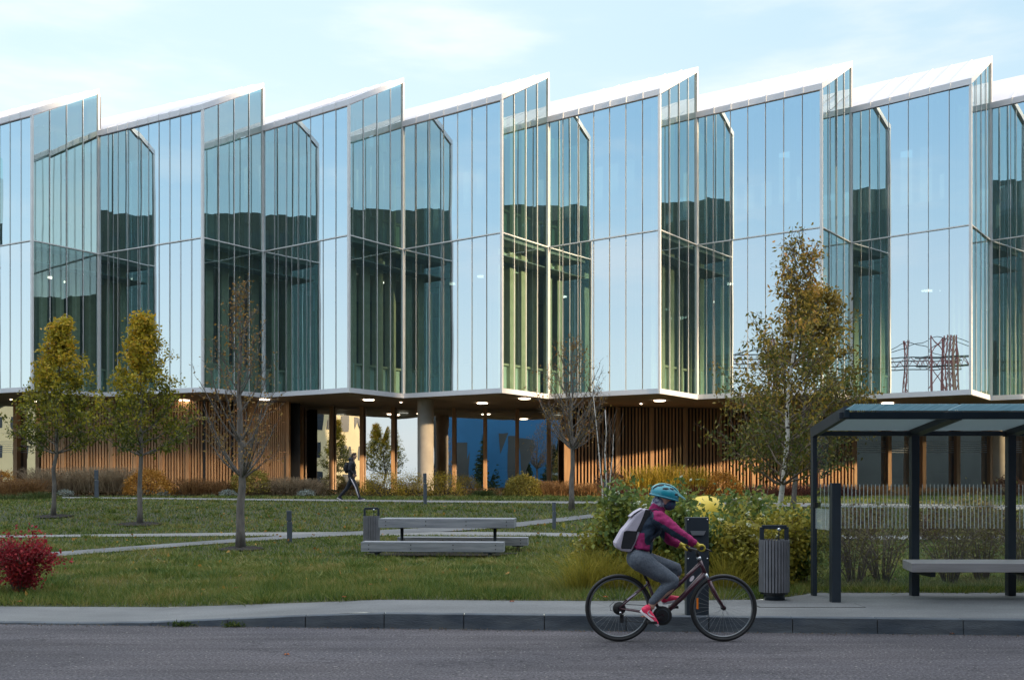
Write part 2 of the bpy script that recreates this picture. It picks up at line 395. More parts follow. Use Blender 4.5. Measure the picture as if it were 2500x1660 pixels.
# kerb: one run of stones with open joints
mb = MB(); x = -20.0; L = 0.885
while x < 16:
    a, b = x + 0.004, x + L - 0.004
    lo = [(a, kerb_y(a), -0.1), (b, kerb_y(b), -0.1), (b, kerb_y(b) + 0.155, -0.1), (a, kerb_y(a) + 0.155, -0.1)]
    ha, hb = kerb_h(a) + 0.003, kerb_h(b) + 0.003
    hi = [(a, kerb_y(a) + 0.012, ha), (b, kerb_y(b) + 0.012, hb), (b, kerb_y(b) + 0.155, hb), (a, kerb_y(a) + 0.155, ha)]
    mb.hexa(lo, hi, M_kerb); x += L
props(mb.build('kerb', bevel=0.008), kind='structure')
mb = MB()
for xa_, xb_ in ((-20, -4.4), (-4.4, -1.65), (-1.65, 16)):
    mb.hexa([(x, kerb_y(x) + o, -0.2) for x, o in ((xa_, 0.02), (xb_, 0.02), (xb_, 0.14), (xa_, 0.14))], [(x, kerb_y(x) + o, kerb_h(x) - 0.012) for x, o in ((xa_, 0.02), (xb_, 0.02), (xb_, 0.14), (xa_, 0.14))], M_mulch)
props(mb.build('kerb_bedding'), kind='structure')

def path_strip(name, pts, m, lift=0.022, seg=14):
    """pts: (px, far py, near py)"""
    far = []; near = []
    for (a, f0, n0), (b, f1, n1) in zip(pts, pts[1:]):
        for i in range(seg):
            t = i / seg; px = a + (b - a) * t
            far.append(ground_at(px, f0 + (f1 - f0) * t)); near.append(ground_at(px, n0 + (n1 - n0) * t))
    far.append(ground_at(pts[-1][0], pts[-1][1])); near.append(ground_at(pts[-1][0], pts[-1][2]))
    K = 6; mb = MB(); vs = []
    for f, n in zip(far, near):
        for k in range(K + 1):
            p = n.lerp(f, k / K); vs.append((p.x, p.y, gz(p.x, p.y) + lift))
    fs = [(i * (K + 1) + j, (i + 1) * (K + 1) + j, (i + 1) * (K + 1) + j + 1, i * (K + 1) + j + 1) for i in range(len(far) - 1) for j in range(K)]
    mb.add(vs, fs, m, True)
    return props(mb.build(name), kind='structure'), [(n.copy(), f.copy()) for n, f in zip(near, far)]
PATHS = []
P1 = [(-500, 1372, 1386), (115, 1351, 1362), (300, 1337, 1347), (500, 1322.5, 1331), (700, 1308, 1317), (900, 1297, 1306), (1100, 1287, 1298), (1270, 1276, 1287), (1440, 1257, 1266), (1700, 1240, 1248)]
P2 = [(-500, 1310, 1316), (0, 1308, 1313), (600, 1301, 1309), (1000, 1299, 1308), (1240, 1300, 1309), (1430, 1303, 1311), (1700, 1306, 1315), (2100, 1308, 1318), (2800, 1312, 1322)]
P3 = [(150, 1213.5, 1217), (600, 1218, 1222), (1000, 1222, 1226.5), (1500, 1225.5, 1231), (1850, 1228, 1236), (2300, 1232, 1243), (2800, 1236, 1250)]
for nm, p, m, lf in (('path', P1, M_pave, 0.024), ('path', P2, M_gravel, 0.018), ('path', P3, M_gravel, 0.02)):
    o, e = path_strip(nm, p, m, lf); PATHS.append(p)
def on_path(px, py, pad=0.6):
    for p in PATHS:
        if p[0][0] <= px <= p[-1][0]:
            f = lerp([(a, b) for a, b, c in p], px); n = lerp([(a, c) for a, b, c in p], px)
            if f - pad < py < n + pad * 0.3: return True
    return False
# planting bed along the building
bed_front = lambda X: 45.3 + 0.5 * math.sin(X * 0.35)
mb = MB(); xsb = [-32 + i * 0.8 for i in range(84)]
vs = [(x, y, 1.02 + 0.03 + 0.02 * math.sin(x * 3 + y)) for x in xsb for y in (bed_front(x), 47, 50, 53.9)]
mb.add(vs, [(i * 4 + j, (i + 1) * 4 + j, (i + 1) * 4 + j + 1, i * 4 + j + 1) for i in range(len(xsb) - 1) for j in range(3)], M_bed)
props(mb.build('planting_bed'), kind='structure')

# grit and crumbled leaves lying in the gutter
n = 1500; X = RNG.uniform(-7, 7, n); Y = np.array([kerb_y(x) for x in X]) - np.abs(RNG.normal(size=n)) * 0.07 - .005
M_grit = leaf_mat('gutter_grit', [(0.0, (0.03, 0.026, 0.02)), (0.6, (0.12, 0.09, 0.06)), (1.0, (0.25, 0.17, 0.09))], nscale=5)
props(arr_mesh('grit', leaves(np.stack([X, Y, RNG.random(n) * .008 + .003], 1), 0.014, RNG, droop=0, aspect=.8), 4, [M_grit]), 'brown grit and leaf crumbs lying in the gutter', 'grit', kind='stuff')
# mown grass: blades over the whole lawn, one stuff object
M_blade = leaf_mat('grass_blades', [(0.0, (0.026, 0.055, 0.010)), (0.3, (0.078, 0.135, 0.022)), (0.52, (0.165, 0.205, 0.04)), (0.78, (0.29, 0.24, 0.07)), (1.0, (0.40, 0.31, 0.14))], trans=0.3, nscale=1.1)
def scatter_lawn(n, y0, y1, xfrac, hgt, wid, rng):
    Y = y0 + (y1 - y0) * rng.random(n) ** 1.15; X = (rng.random(n) * 2 - 1) * (Y * 0.51 + 0.8)
    keep = []; Z = np.zeros(n)
    for i in range(n):
        x, y = X[i], Y[i]
        if y < back_y(x) + 0.02 or y > bed_front(x): keep.append(False); continue
        z = gz(x, y); Z[i] = z
        px = CX + x * F / y; py = HZ + (EYE - z) * F / y
        keep.append(not on_path(px, py))
    k = np.array(keep); X, Y, Z = X[k], Y[k], Z[k]; n = len(X)
    tuft = np.sin(X * 2.1 + 1.3 * np.sin(Y * 1.7)) * np.sin(Y * 2.7 + X) * 0.5 + 0.5
    shag = np.clip((16.8 - Y) / 2.5, 0, 1)
    H = hgt * (0.55 + 0.5 * tuft * rng.random(n) + 0.45 * rng.random(n)) * (1 + 0.9 * shag * rng.random(n))
    a = rng.random(n) * 6.283; w = wid * (Y / 20)
    lean = rng.normal(size=(n, 2)) * 0.45 * H[:, None]
    b = np.stack([X, Y, Z - 0.005], 1); dx = np.stack([np.cos(a) * w, np.sin(a) * w, 0 * a], 1)
    t = b + np.stack([lean[:, 0], lean[:, 1], H], 1)
    return np.stack([b - dx, b + dx, t], 1).reshape(-1, 3)
def rough_tufts(n, y0, y1, rng, per=45):
    out = []
    for _ in range(n):
        y = rng.uniform(y0, y1); x = rng.uniform(-1, 1) * (y * 0.5); 
        if y < back_y(x) + 0.1: continue
        z = gz(x, y); px = CX + x * F / y; py = HZ + (EYE - z) * F / y
        if on_path(px, py, 2): continue
        r = rng.uniform(.04, .16); h = rng.uniform(.07, .17); o = rng.normal(size=(per, 2)) * r; a = rng.random(per) * 6.283; w = .012 * y / 20
        b = np.stack([x + o[:, 0], y + o[:, 1], np.full(per, z)], 1); dx = np.stack([np.cos(a) * w, np.sin(a) * w, 0 * a], 1)
        t = b + np.stack([o[:, 0] * .8 + rng.normal(size=per) * .03, o[:, 1] * .8, h * rng.uniform(.5, 1, per)], 1); out.append(np.stack([b - dx, b + dx, t], 1).reshape(-1, 3))
    return np.concatenate(out)
gr = np.concatenate([rough_tufts(700, 13, 20, RNG), rough_tufts(500, 20, 45, RNG), scatter_lawn(95000, 12.8, 18, 1, 0.085, 0.0065, RNG), scatter_lawn(80000, 17.5, 27, 1, 0.08, 0.009, RNG), scatter_lawn(65000, 26, 46, 1, 0.085, 0.012, RNG)])
props(arr_mesh('grass', gr, 3, [M_blade]), 'shaded green lawn grass between the paths', 'grass', kind='stuff')
# ---------------------------------------------------------------- the glass office building
CS = 53.2
def sv(px): return 1.008 + 0.0551 * (px - 241) / 1000
def sr(px): return 1.066 + 0.058 * (px - 79) / 1000
SL = -0.0147
def zb(X): return 5.66 + SL * X
def zf(X): return 12.86 + SL * X
def zl(X): return 18.80 + SL * X
def zh(X): return 20.93 + SL * X
def vp(px): Y = CS / sv(px); return V((px - CX) * Y / F, Y, 0)
def rp_(px): Y = CS / sr(px); return V((px - CX) * Y / F, Y, 0)
bays = [(-320, 4, -150, 9), (79, 4, 241, 10), (495, 4, 643, 7), (852, 4, 984, 7), (1225, 4, 1338, 7), (1610, 4, 1701, 7), (2005, 4, 2077, 6), (2369, 4, 2418, 6), (2735, 4, 2762, 0)]
HSL = [0.0] * 9
M_alu = mat('white_aluminium', (0.85, 0.84, 0.82), 0.45, metal=0.0, noise=0.08, nscale=2)
M_fascia = mat('white_fascia', (0.80, 0.79, 0.81), 0.5, noise=0.05, nscale=0.8)
M_white = mat('white_roof_metal', (0.60, 0.585, 0.63), 0.42, noise=0.06, nscale=0.6)
M_seam = mat('roof_seam', (0.74, 0.73, 0.76), 0.4)
M_long = glass_mat('coated_glass', base=0.78, edge=0.98, tcol=(0.34, 0.52, 0.54), gcol=(0.88, 0.97, 1.0), warp=0.0035, wscale=(0.9, 0.9, 0.35), power=2.0)
M_short = glass_mat('coated_glass_return', base=0.22, edge=0.88, tcol=(0.68, 0.88, 0.84), gcol=(0.78, 1.0, 0.99), warp=0.004, wscale=(0.9, 0.9, 0.3), power=2.2)
M_longu = glass_mat('coated_glass_upper', base=0.78, edge=0.98, tcol=(0.30, 0.50, 0.52), gcol=(0.82, 0.96, 1.0), warp=0.0035, wscale=(0.9, 0.9, 0.35), power=2.0)
M_shortu = glass_mat('coated_glass_return_upper', base=0.60, edge=0.94, tcol=(0.45, 0.72, 0.68), gcol=(0.85, 0.97, 0.93), warp=0.004, wscale=(0.9, 0.9, 0.3), power=2.2)
M_pier = mat('inner_pier', (0.56, 0.50, 0.35), 0.7, noise=0.15, nscale=3)
M_spand = mat('inner_spandrel', (0.62, 0.68, 0.60), 0.6)
M_inner = mat('interior_dark', (0.06, 0.07, 0.075), 0.8, noise=0.3, nscale=0.7)
M_room = mat('interior_wall', (0.20, 0.22, 0.22), 0.8, noise=0.5, nscale=0.35)
M_slab = mat('floor_slab', (0.35, 0.35, 0.34), 0.8)
M_soffit = mat('soffit_render', (0.50, 0.43, 0.36), 0.85, noise=0.08, nscale=0.6)
M_lamp = mat('ceiling_light_disc', (0.9, 0.85, 0.8), 0.5, emit=(1.0, 0.80, 0.58, 7.0))
M_lampi = mat('interior_light_disc', (0.9, 0.9, 0.85), 0.5, emit=(1.0, 0.88, 0.7, 2.6))
M_wood = mat('larch_timber', (0.50, 0.30, 0.155), 0.6, nscale=2.5, col2=(0.38, 0.20, 0.095), stretch=(6, 6, 0.4), bump=0.2, bscale=12, island=0.22)
M_concrete = mat('column_concrete', (0.42, 0.37, 0.31), 0.8, noise=0.2, nscale=1.5, bump=0.15)
M_blind = mat('roller_blind', (0.62, 0.62, 0.64), 0.8)
M_yel = mat('yellow_panel', (0.75, 0.55, 0.04), 0.5)
B = thing('office_building', 'long glass office building with white sawtooth roof and timber clad ground floor', 'office building', V(0, 50, 1.0))

corners = []   # (type, point)
for rpx, ns, vpx, nl in bays:
    corners.append(('R', rp_(rpx), ns)); corners.append(('V', vp(vpx), nl))
def offset_line(a, b, d):
    t = (b - a).normalized(); n = V(-t.y, t.x, 0)       # inward (+Y side)
    return a + n * d, b + n * d
def isect(p, r, q, s):
    den = r.x * s.y - r.y * s.x
    if abs(den) < 1e-6: return p
    t = ((q.x - p.x) * s.y - (q.y - p.y) * s.x) / den
    return p + r * t
pts = [c[1] for c in corners]
def inner(d):
    out = []
    for i in range(len(pts)):
        if i == 0: out.append(offset_line(pts[0], pts[1], d)[0]); continue
        if i == len(pts) - 1: out.append(offset_line(pts[-2], pts[-1], d)[1]); continue
        a0, a1 = offset_line(pts[i - 1], pts[i], d); b0, b1 = offset_line(pts[i], pts[i + 1], d)
        out.append(isect(a0, a1 - a0, b0, b1 - b0))
    return out
IN = inner(1.0)
rj = random.Random(3)
def skin_top(kind_i, t):
    """top height of the glass along a facet: level over the long wall, climbing over the short one"""
    return t
for i in range(len(pts) - 1):
    a, b = pts[i], pts[i + 1]; short = corners[i][0] == 'R'
    n = 4 if short else corners[i][2]
    if n == 0: continue
    T = (b - a).normalized(); N = V(T.y, -T.x, 0)       # outward
    ia, ib = IN[i], IN[i + 1]
    mg = M_short if short else M_long
    def ztop(t, P):
        if short: return zl(a.x) * (1 - t) + zh(b.x) * t
        return zl(P.x)
    for storey in (0, 1):
        mg = (M_shortu if short else M_longu) if storey else (M_short if short else M_long)
        gb = MB(); fr = MB()
        for k in range(n):
            t0, t1 = k / n, (k + 1) / n
            p0, p1 = a.lerp(b, t0), a.lerp(b, t1)
            if storey == 0: z0a, z0b, z1a, z1b = zb(p0.x) + 0.2, zb(p1.x) + 0.2, zf(p0.x), zf(p1.x)
            else: z0a, z0b, z1a, z1b = zf(p0.x), zf(p1.x), ztop(t0, p0), ztop(t1, p1)
            # each pane sits very slightly out of plane, as real glazing does
            j = 0.009 if short else 0.005
            q = [rj.uniform(-j, j) for _ in range(4)]
            g0, g1 = p0 + T * 0.01, p1 - T * 0.01
            mid = 0.5
            gb.add([g0 + N * q[0] + V(0, 0, z0a), g1 + N * q[1] + V(0, 0, z0b), g1 + N * (q[1] + q[2] * 1.2) + V(0, 0, z1b), g0 + N * (q[0] + q[2] * 1.2) + V(0, 0, z1a)], [(0, 1, 2, 3)], mg)
            if k > 0:
                fr.bar(p0 + N * 0.03 + V(0, 0, z0a), p0 + N * 0.03 + V(0, 0, z1a), 0.026 if short else 0.014, 0.022 if short else 0.010, M_alu, up=N)
        if storey == 0:
            fr.bar(a + N * 0.03 + V(0, 0, zf(a.x)), b + N * 0.03 + V(0, 0, zf(b.x)), 0.07, 0.05, M_alu)
        g = gb.build('glass_wall', B); fo = fr.build('mullion', g)
    # bottom skirt
    sk = MB(); sk.hexa([a + N * 0.05 + V(0, 0, zb(a.x)), b + N * 0.05 + V(0, 0, zb(b.x)), b - N * 0.12 + V(0, 0, zb(b.x)), a - N * 0.12 + V(0, 0, zb(a.x))],
                       [a + N * 0.05 + V(0, 0, zb(a.x) + 0.22), b + N * 0.05 + V(0, 0, zb(b.x) + 0.22), b - N * 0.12 + V(0, 0, zb(b.x) + 0.22), a - N * 0.12 + V(0, 0, zb(a.x) + 0.22)], M_fascia)
    sk.build('skirt_panel', B)
    # corner post
    cp = MB(); top = zh(b.x) if short else zl(b.x)
    cp.bar(b + V(0, -0.03, zb(b.x) - 0.01), b + V(0, -0.03, top + 0.02), 0.11, 0.11, M_alu, up=V(T.x, T.y, 0))
    cp.build('corner_post', B)
    # inner wall: piers, spandrels, sill, dark windows
    iw = MB(); IT = (ib - ia).normalized(); IL = (ib - ia).length; IN_ = V(IT.y, -IT.x, 0)
    for storey in (0, 1):
        z0, z1 = (zb(a.x), zf(a.x)) if storey == 0 else (zf(a.x), zl(a.x))
        for k in range(n):
            p0 = ia.lerp(ib, k / n); p1 = ia.lerp(ib, (k + 1) / n); pw = (p1 - p0) * (0.48 if short else 0.22)
            iw.hexa([p0 + V(0, 0, z0), p0 + pw + V(0, 0, z0), p0 + pw - IN_ * 0.35 + V(0, 0, z0), p0 - IN_ * 0.35 + V(0, 0, z0)],
                    [p0 + V(0, 0, z1), p0 + pw + V(0, 0, z1), p0 + pw - IN_ * 0.35 + V(0, 0, z1), p0 - IN_ * 0.35 + V(0, 0, z1)], M_pier)
            def pan(za, zc, m, dd=0.2):
                iw.hexa([p0 + pw - IN_ * dd + V(0, 0, za), p1 - IN_ * dd + V(0, 0, za), p1 - IN_ * (dd + .08) + V(0, 0, za), p0 + pw - IN_ * (dd + .08) + V(0, 0, za)],
                        [p0 + pw - IN_ * dd + V(0, 0, zc), p1 - IN_ * dd + V(0, 0, zc), p1 - IN_ * (dd + .08) + V(0, 0, zc), p0 + pw - IN_ * (dd + .08) + V(0, 0, zc)], m)
            pan(z0, z0 + 1.45, M_spand); pan(z1 - 1.0 - (0.25 * (k % 2)), z1, M_spand)
            pan(z0 + 1.45, z0 + 1.55, M_pier, 0.05)
            if not short and storey == 1 and a.x > 7 and rj.random() < 0.55: pan(z1 - 3.2, z1 - 1.15, M_blind, 0.26)
            if not short and storey == 0 and rj.random() < 0.25: pan(z1 - 2.2, z1 - 1.0, M_blind, 0.26)
    iw.build('inner_wall', B)
# rooms behind
mb = MB(); x0, x1 = pts[0].x - 4, pts[-1].x + 1
core0, core1 = 58.5, 58.8
def sheet(z, yb, m, name, th=0.3):
    bb = MB(); P = [p + V(0, 0.25, 0) for p in pts]
    poly = [(p.x, p.y, z(p.x)) for p in P] + [(P[-1].x, yb, z(P[-1].x)), (P[0].x, yb, z(P[0].x))]
    n = len(poly); hi = [(x, y, zz + th) for x, y, zz in poly]
    bb.add(poly + hi, [tuple(range(n - 1, -1, -1)), tuple(range(n, 2 * n))] + [(i, (i + 1) % n, n + (i + 1) % n, n + i) for i in range(n)], m)
    return bb.build(name, B)
sheet(lambda X: zb(X) + 0.004, 64, M_soffit, 'soffit', 0.16)
sheet(lambda X: zf(X) - 0.2, 60, M_slab, 'floor_slab', 0.28)
sheet(lambda X: zf(X) - 0.95, 60, mat('ceiling_grey', (0.25, 0.25, 0.24), 0.8), 'ceiling', 0.05)
bw = MB(); bw.hexa([(pts[0].x, 60, 5.4), (pts[-1].x, 60, 5.4), (pts[-1].x, 74, 5.4), (pts[0].x, 74, 5.4)], [(pts[0].x, 60, 20.3), (pts[-1].x, 60, 20.3), (pts[-1].x, 74, 20.3), (pts[0].x, 74, 20.3)], M_room)
bw.build('core_wall', B)
# room lights
for px, py, Y in ((130, 703, 54), (146, 718, 55), (332, 715, 54), (752, 701, 54), (857, 673, 52), (925, 702, 54), (1105, 693, 54), (1175, 671, 52), (1437, 679, 53), (1593, 676, 53), (1778, 680, 53), (1934, 669, 52), (2199, 668, 52), (2262, 681, 54), (2283, 681, 54), (2350, 650, 52)):
    X = (px - CX) * Y / F; lb = MB(); z = zf(X) - 0.98 
    lb.lathe([(0.0, z - 0.03), (0.26, z - 0.03), (0.26, z), (0.0, z)], M_lampi, (X, Y, 0), 20); lb.build('room_light', B)
# some furniture / colour behind the glass
fb = MB(); p = at(1038, 760, 53); fb.box(p.x, p.x + 0.2, p.y, p.y + 0.1, 8.6, 11.6, M_yel); fb.build('yellow_door_panel', B)

# roofs: one shed per bay, level over the long wall and climbing to the short one
for i, (rpx, ns, vpx, nl) in enumerate(bays[:-1]):
    Vl = vp(vpx); Rn = rp_(bays[i + 1][0]); Vh = vp(bays[i + 1][2]); back = Vl - Rn
    Vl = V(Vl.x, Vl.y, zl(Vl.x)); Rn = V(Rn.x, Rn.y, zl(Rn.x)); Vh = V(Vh.x, Vh.y, zh(Vh.x))
    up = Vh - Rn; bk = (Vl - Rn)
    if i == 0: Vl = Vl
    out = V(0, -0.12, 0)
    A = Vl + out; Bq = Rn + out + V(0.0, 0, 0); C_ = Vh + V(0.05, -0.08, 0)
    rise = V(0, 0, 0.4) if bk.length > 7 else V(0, 0, 0.2)
    D = C_ + bk * 1.85 + rise; E = A + bk * 0.85
    th = V(0, 0, 0.26)
    rb = MB(); lo = [A, Bq, C_, D, E]
    lo = [p.copy() for p in lo]; n = 5
    # planar top
    rb.add(lo + [p + th for p in lo], [(0, 4, 3, 2, 1)] + [(q, (q + 1) % n, n + (q + 1) % n, n + q) for q in range(n)], M_fascia)
    rb.add([p + th for p in lo], [(0, 1, 2, 3, 4)], M_white)
    ro = rb.build('roof', B)
    sb = MB()
    nn = nl if nl else 6
    for k in range(1, nn):
        p0 = A.lerp(Bq, k / nn) + th; d = C_ - Bq; p1 = p0 + d
        sb.bar(p0 + V(0, 0, 0.014), p1 + V(0, 0, 0.014 + rise.z * 0.5 * (1 - k / nn)), 0.035, 0.035, M_seam)
        sb.bar(A.lerp(Bq, k / nn) + V(0, -0.01, 0.0), A.lerp(Bq, k / nn) + V(0, -0.01, 0) + th, 0.02, 0.03, M_alu)
    sb.build('roof_seam', ro)
    # vertical clerestory closing the high side, running back along the ridge
    cl = MB(); q0 = Vh - V(0.0, -0.3, 0); q1 = q0 + bk * 1.8
    cl.add([V(q0.x, q0.y, 17.5), V(q1.x, q1.y, 17.5), V(q1.x, q1.y, q1.z + 0.3), V(q0.x, q0.y, q0.z)], [(0, 1, 2, 3)], M_white)
    cl.build('clerestory_wall', B)
# end walls and rear
eb = MB(); xa, xb_ = pts[0].x, pts[-1].x
eb.box(xa - 0.3, xa, pts[0].y, 74, 5.7, 18.2, M_white); eb.box(xb_, xb_ + 0.3, pts[-1].y, 74, 5.5, 18.2, M_white)
eb.build('end_wall', B)

# soffit lights
for px, py in ((900, 977), (1177.6, 985), (1280.6, 974), (1610.7, 979), (2167, 985), (646.5, 976), (449.7, 978), (95, 980), (2520, 975)):
    Y = 52.0
    for _ in range(6): X = (px - CX) * Y / F; Y = F * (zb(X) - 0.03 - EYE) / (HZ - py)
    X = (px - CX) * Y / F; z = zb(X)
    lb = MB(); lb.lathe([(0.0, z - 0.035), (0.25, z - 0.035), (0.27, z - 0.02), (0.27, z + 0.003)], M_lamp, (X, Y, 0), 28); lb.build('soffit_light', B)
for px, py in ((979, 986), (1565, 981), (2335, 985), (27, 993)):
    Y = F * (4.05) / (HZ - py); X = (px - CX) * Y / F; z = zb(X)
    lb = MB(); lb.lathe([(0.0, z - 0.03), (0.05, z - 0.03), (0.05, z + 0.003)], M_lamp, (X, Y, 0), 12); lb.build('soffit_spot', B)

# ground floor ------------------------------------------------------------
GFY = 55.0
M_gglass = glass_mat('ground_floor_glass', base=0.76, edge=0.95, tcol=(0.35, 0.40, 0.42), gcol=(0.98, 0.98, 0.98), warp=0.004, wscale=(0.7, 0.7, 0.5), power=3)
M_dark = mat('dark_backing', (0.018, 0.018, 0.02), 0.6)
def gx(px, Y=GFY): return (px - CX) * Y / F
def glass_bay(px0, px1, Y=57.4):
    g = MB(); a, b = gx(px0, Y), gx(px1, Y)
    g.add([(a, Y, 1.0), (b, Y, 1.0), (b, Y + rj.uniform(-.012, .012), zb(b) + 0.01), (a, Y + rj.uniform(-.012, .012), zb(a) + 0.01)], [(0, 1, 2, 3)], M_gglass)
    go = g.build('shop_glass', B)
    if px0 > 2000 or px0 < 100:
        f = MB(); s_ = F / Y
        for k in range(6):
            z = EYE + (HZ - 1078 - k * 5.2) / s_; f.box(a + .06, b - .12, Y - .02, Y - .012, z - .010, z + .010, M_blind)
        f.build('printed_lines', go)
    return go
def post(px, w=0.22, d=0.4, Y=GFY, m=None, name='timber_post'):
    p = MB(); x = gx(px, Y); p.box(x - w / 2, x + w / 2, Y - d, Y + 0.05, 0.9, zb(x) + 0.01, m or M_wood); return p.build(name, B, bevel=0.01)
def screen(px0, px1, step_px, Y0=54.3, Y1=None, w=0.085, d=0.16):
    """one run of vertical timber slats in front of dark backing"""
    Y1 = Y1 or Y0; p = MB(); n = int(round((px1 - px0) / step_px))
    for k in range(n + 1):
        t = k / n; Y = Y0 + (Y1 - Y0) * t; px = px0 + (px1 - px0) * t; x = gx(px, Y)
        p.box(x - w / 2, x + w / 2, Y - d, Y - 0.02, 0.95, zb(x) - 0.03 + rj.uniform(-.01, .01), M_wood)
    s = p.build('timber_screen', B)
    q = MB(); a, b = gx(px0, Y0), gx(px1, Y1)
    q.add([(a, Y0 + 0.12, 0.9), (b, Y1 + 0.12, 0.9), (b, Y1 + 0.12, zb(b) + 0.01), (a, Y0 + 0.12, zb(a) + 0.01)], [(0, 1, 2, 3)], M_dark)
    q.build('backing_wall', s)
    return s
glass_bay(-120, 99); post(45, Y=57.2); post(-40, Y=57.2); post(99, Y=57.2)
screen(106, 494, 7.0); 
for px in (157, 216, 276, 333, 396, 460): post(px, 0.2, 0.22, Y=54.3)
post(499, 0.26, 0.1, Y=54.3, m=M_dark, name='gap_shade_panel')  # near-black panel painting in the shade of a gap between screens
screen(506, 563, 6.9); post(568, .3, .05, Y=54.3, m=M_dark, name='gap_shade_panel'); screen(574, 608, 6.9);  # dark panel paints the narrow gap between these screens as shade
post(620, 0.36, 0.25, Y=54.3)
screen(628, 702, 4.6, w=0.07); post(705, 0.16, 0.3, Y=54.3)
post(721, 0.5, 0.02, m=M_dark, name='gap_shade_panel')  # dark sheet in place of the shaded void beside the window bay
post(738, 0.17, 0.4, Y=57.2)
for a, b in ((738, 811), (811, 885), (885, 961), (961, 1030), (1048, 1109), (1109, 1184.6), (1184.6, 1262.5), (1262.5, 1340), (1340, 1374)): glass_bay(a, b)
for px in (811, 885, 961, 1109, 1184.6, 1262.5, 1340): post(px, 0.2, 0.4, Y=57.2)
post(1384, 0.34, 0.5, Y=54.3)
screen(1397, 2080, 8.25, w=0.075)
for px in (1506, 1590, 1674, 1758, 1837, 1920, 2002, 2086): post(px, 0.15, 0.2, Y=54.3)
prev = 2090
for px in (2167, 2251, 2334, 2415, 2500, 2585, 2670, 2755):
    glass_bay(prev, px); post(px, 0.2, 0.35, Y=57.2); prev = px
for px in (1039, 2445):
    c = MB(); x = gx(px, 51.5); c.lathe([(0.40, 0.9), (0.40, zb(x) + 0.006)], M_concrete, (x, 51.5, 0), 28); c.build('column', B)
# lobby behind the ground-floor glass
lb = MB(); lb.box(-34, 34, 63.5, 63.8, 0.9, 5.6, M_inner); lb.box(-34, 34, 54.5, 63.5, 0.9, 1.03, M_inner); lb.build('lobby_wall', B)
lb = MB()
for px, h in ((1010, 1.0), (1180, 1.1), (1240, 1.4), (2200, 0.9), (2300, 1.2), (2390, 0.9)):
    x = gx(px, 59.5); lb.box(x - 0.6, x + 0.6, 59.2, 59.8, 1.0, 1.0 + h, M_slab)
lb.build('lobby_desk', B)
for px, py in ((834, 1013), (1229, 1004), (1359, 1014), (985, 1009)):
    Y = 60.0; x = gx(px, Y); z = EYE + (HZ - py) * Y / F
    l = MB(); l.lathe([(0.0, z), (0.28, z), (0.28, z + 0.03)], M_lampi, (x, Y, 0), 18); l.build('room_light', B)

# ---------------------------------------------------------------- buildings behind the camera seen in the glass, and added slabs that shade the street
M_tower = mat('tower_cladding', (0.06, 0.07, 0.07), 0.7, noise=0.25, nscale=0.3)
M_towerwin = mat('tower_window', (0.03, 0.045, 0.06), 0.2)
M_cream = mat('cream_render', (0.95, 0.80, 0.46), 0.8, noise=0.08, nscale=0.4)
M_bluew = mat('blue_cladding', (0.018, 0.15, 0.34), 0.5, noise=0.15, nscale=0.3)
M_wht = mat('pale_render', (0.78, 0.80, 0.84), 0.7)
sd2 = V(math.sin(R(SUN_AZ)), -math.cos(R(SUN_AZ)), 0)
def block(name, label, x0, x1, y0, depth, h, m, face=V(1, 0, 0), win=True, side=None, wm=None, storey=3.6, bayw=3.2):
    """a building with its front on y0; sides follow side (default straight back)"""
    side = side or V(0, -1, 0); o = thing(name, label, 'building', V((x0 + x1) / 2, y0, 0))
    a, b = V(x0, y0, 0), V(x1, y0, 0); k = depth / abs(side.y); c, d = b + side * k, a + side * k
    w = MB(); w.hexa([a, d, c, b], [p + V(0, 0, h) for p in (a, d, c, b)], m); w.build('wall', o)
    r = MB(); r.hexa([p + V(0, 0, h) for p in (a + V(.3, -.3, 0), d + V(.3, .3, 0), c + V(-.3, .3, 0), b + V(-.3, -.3, 0))], [p + V(0, 0, h + 0.5) for p in (a + V(.3, -.3, 0), d + V(.3, .3, 0), c + V(-.3, .3, 0), b + V(-.3, -.3, 0))], m); r.build('roof', o)
    if win:
        nb = max(1, int((x1 - x0) / bayw)); ns = max(1, int(h / storey)); q = MB()
        for i in range(nb):
            for j in range(ns):
                xx = x0 + (i + 0.25) * (x1 - x0) / nb; zz = j * storey + 1.2
                if zz + 1.7 < h: q.box(xx, xx + (x1 - x0) / nb * 0.55, y0 - 0.1, y0 + 0.03, zz, zz + 1.7, wm or M_towerwin)
        q.build('window_row', o)
    return o
block('mirror_shade_tower', 'dark grey office block across the street, mirrored in the glass folds', -11, 12, -22, 4, 33.5, M_tower)
block('mirror_shade_tower', 'lower dark block next to the tall one across the street', 12.2, 40, -22, 14, 25, M_tower, side=sd2)
tb = thing('mirror_shade_tower', 'added row of unseen dark slabs blocking the sun, with gaps cut to let beams through', 'building', V(90, -22, 0))
# added sun blockers: slots and gaps are cut to aim low sun at the facade
for x0, x1, h, o0, o1 in ((40.0, 61, 44, 0, 0), (61, 79.2, 44, 26.0, 27.4), (85.6, 88.7, 41, 25.2, 31.6), (89.6, 94.9, 41, 25.2, 31.8), (95.9, 100.8, 41, 25.2, 31.8), (101.8, 112, 41, 25.2, 31.8), (112, 190, 41, 0, 0)):
    for z0, z1, dep in (((0, h, 30),) if o1 == 0 else ((0, o0, 30), (o1, h, 2.0))):
        k = dep / abs(sd2.y); w = MB(); q = [V(x0, -22, z0), V(x0, -22, z0) + sd2 * k, V(x1, -22, z0) + sd2 * k, V(x1, -22, z0)]
        w.hexa(q, [V(p.x, p.y, z1) for p in q], M_tower); w.build('wall', tb)
bb_ = block('blue_building', 'blue clad low building across the street, mirrored in the ground floor windows', -9.5, 13, -16, 5.6, 9.6, M_bluew, win=False)
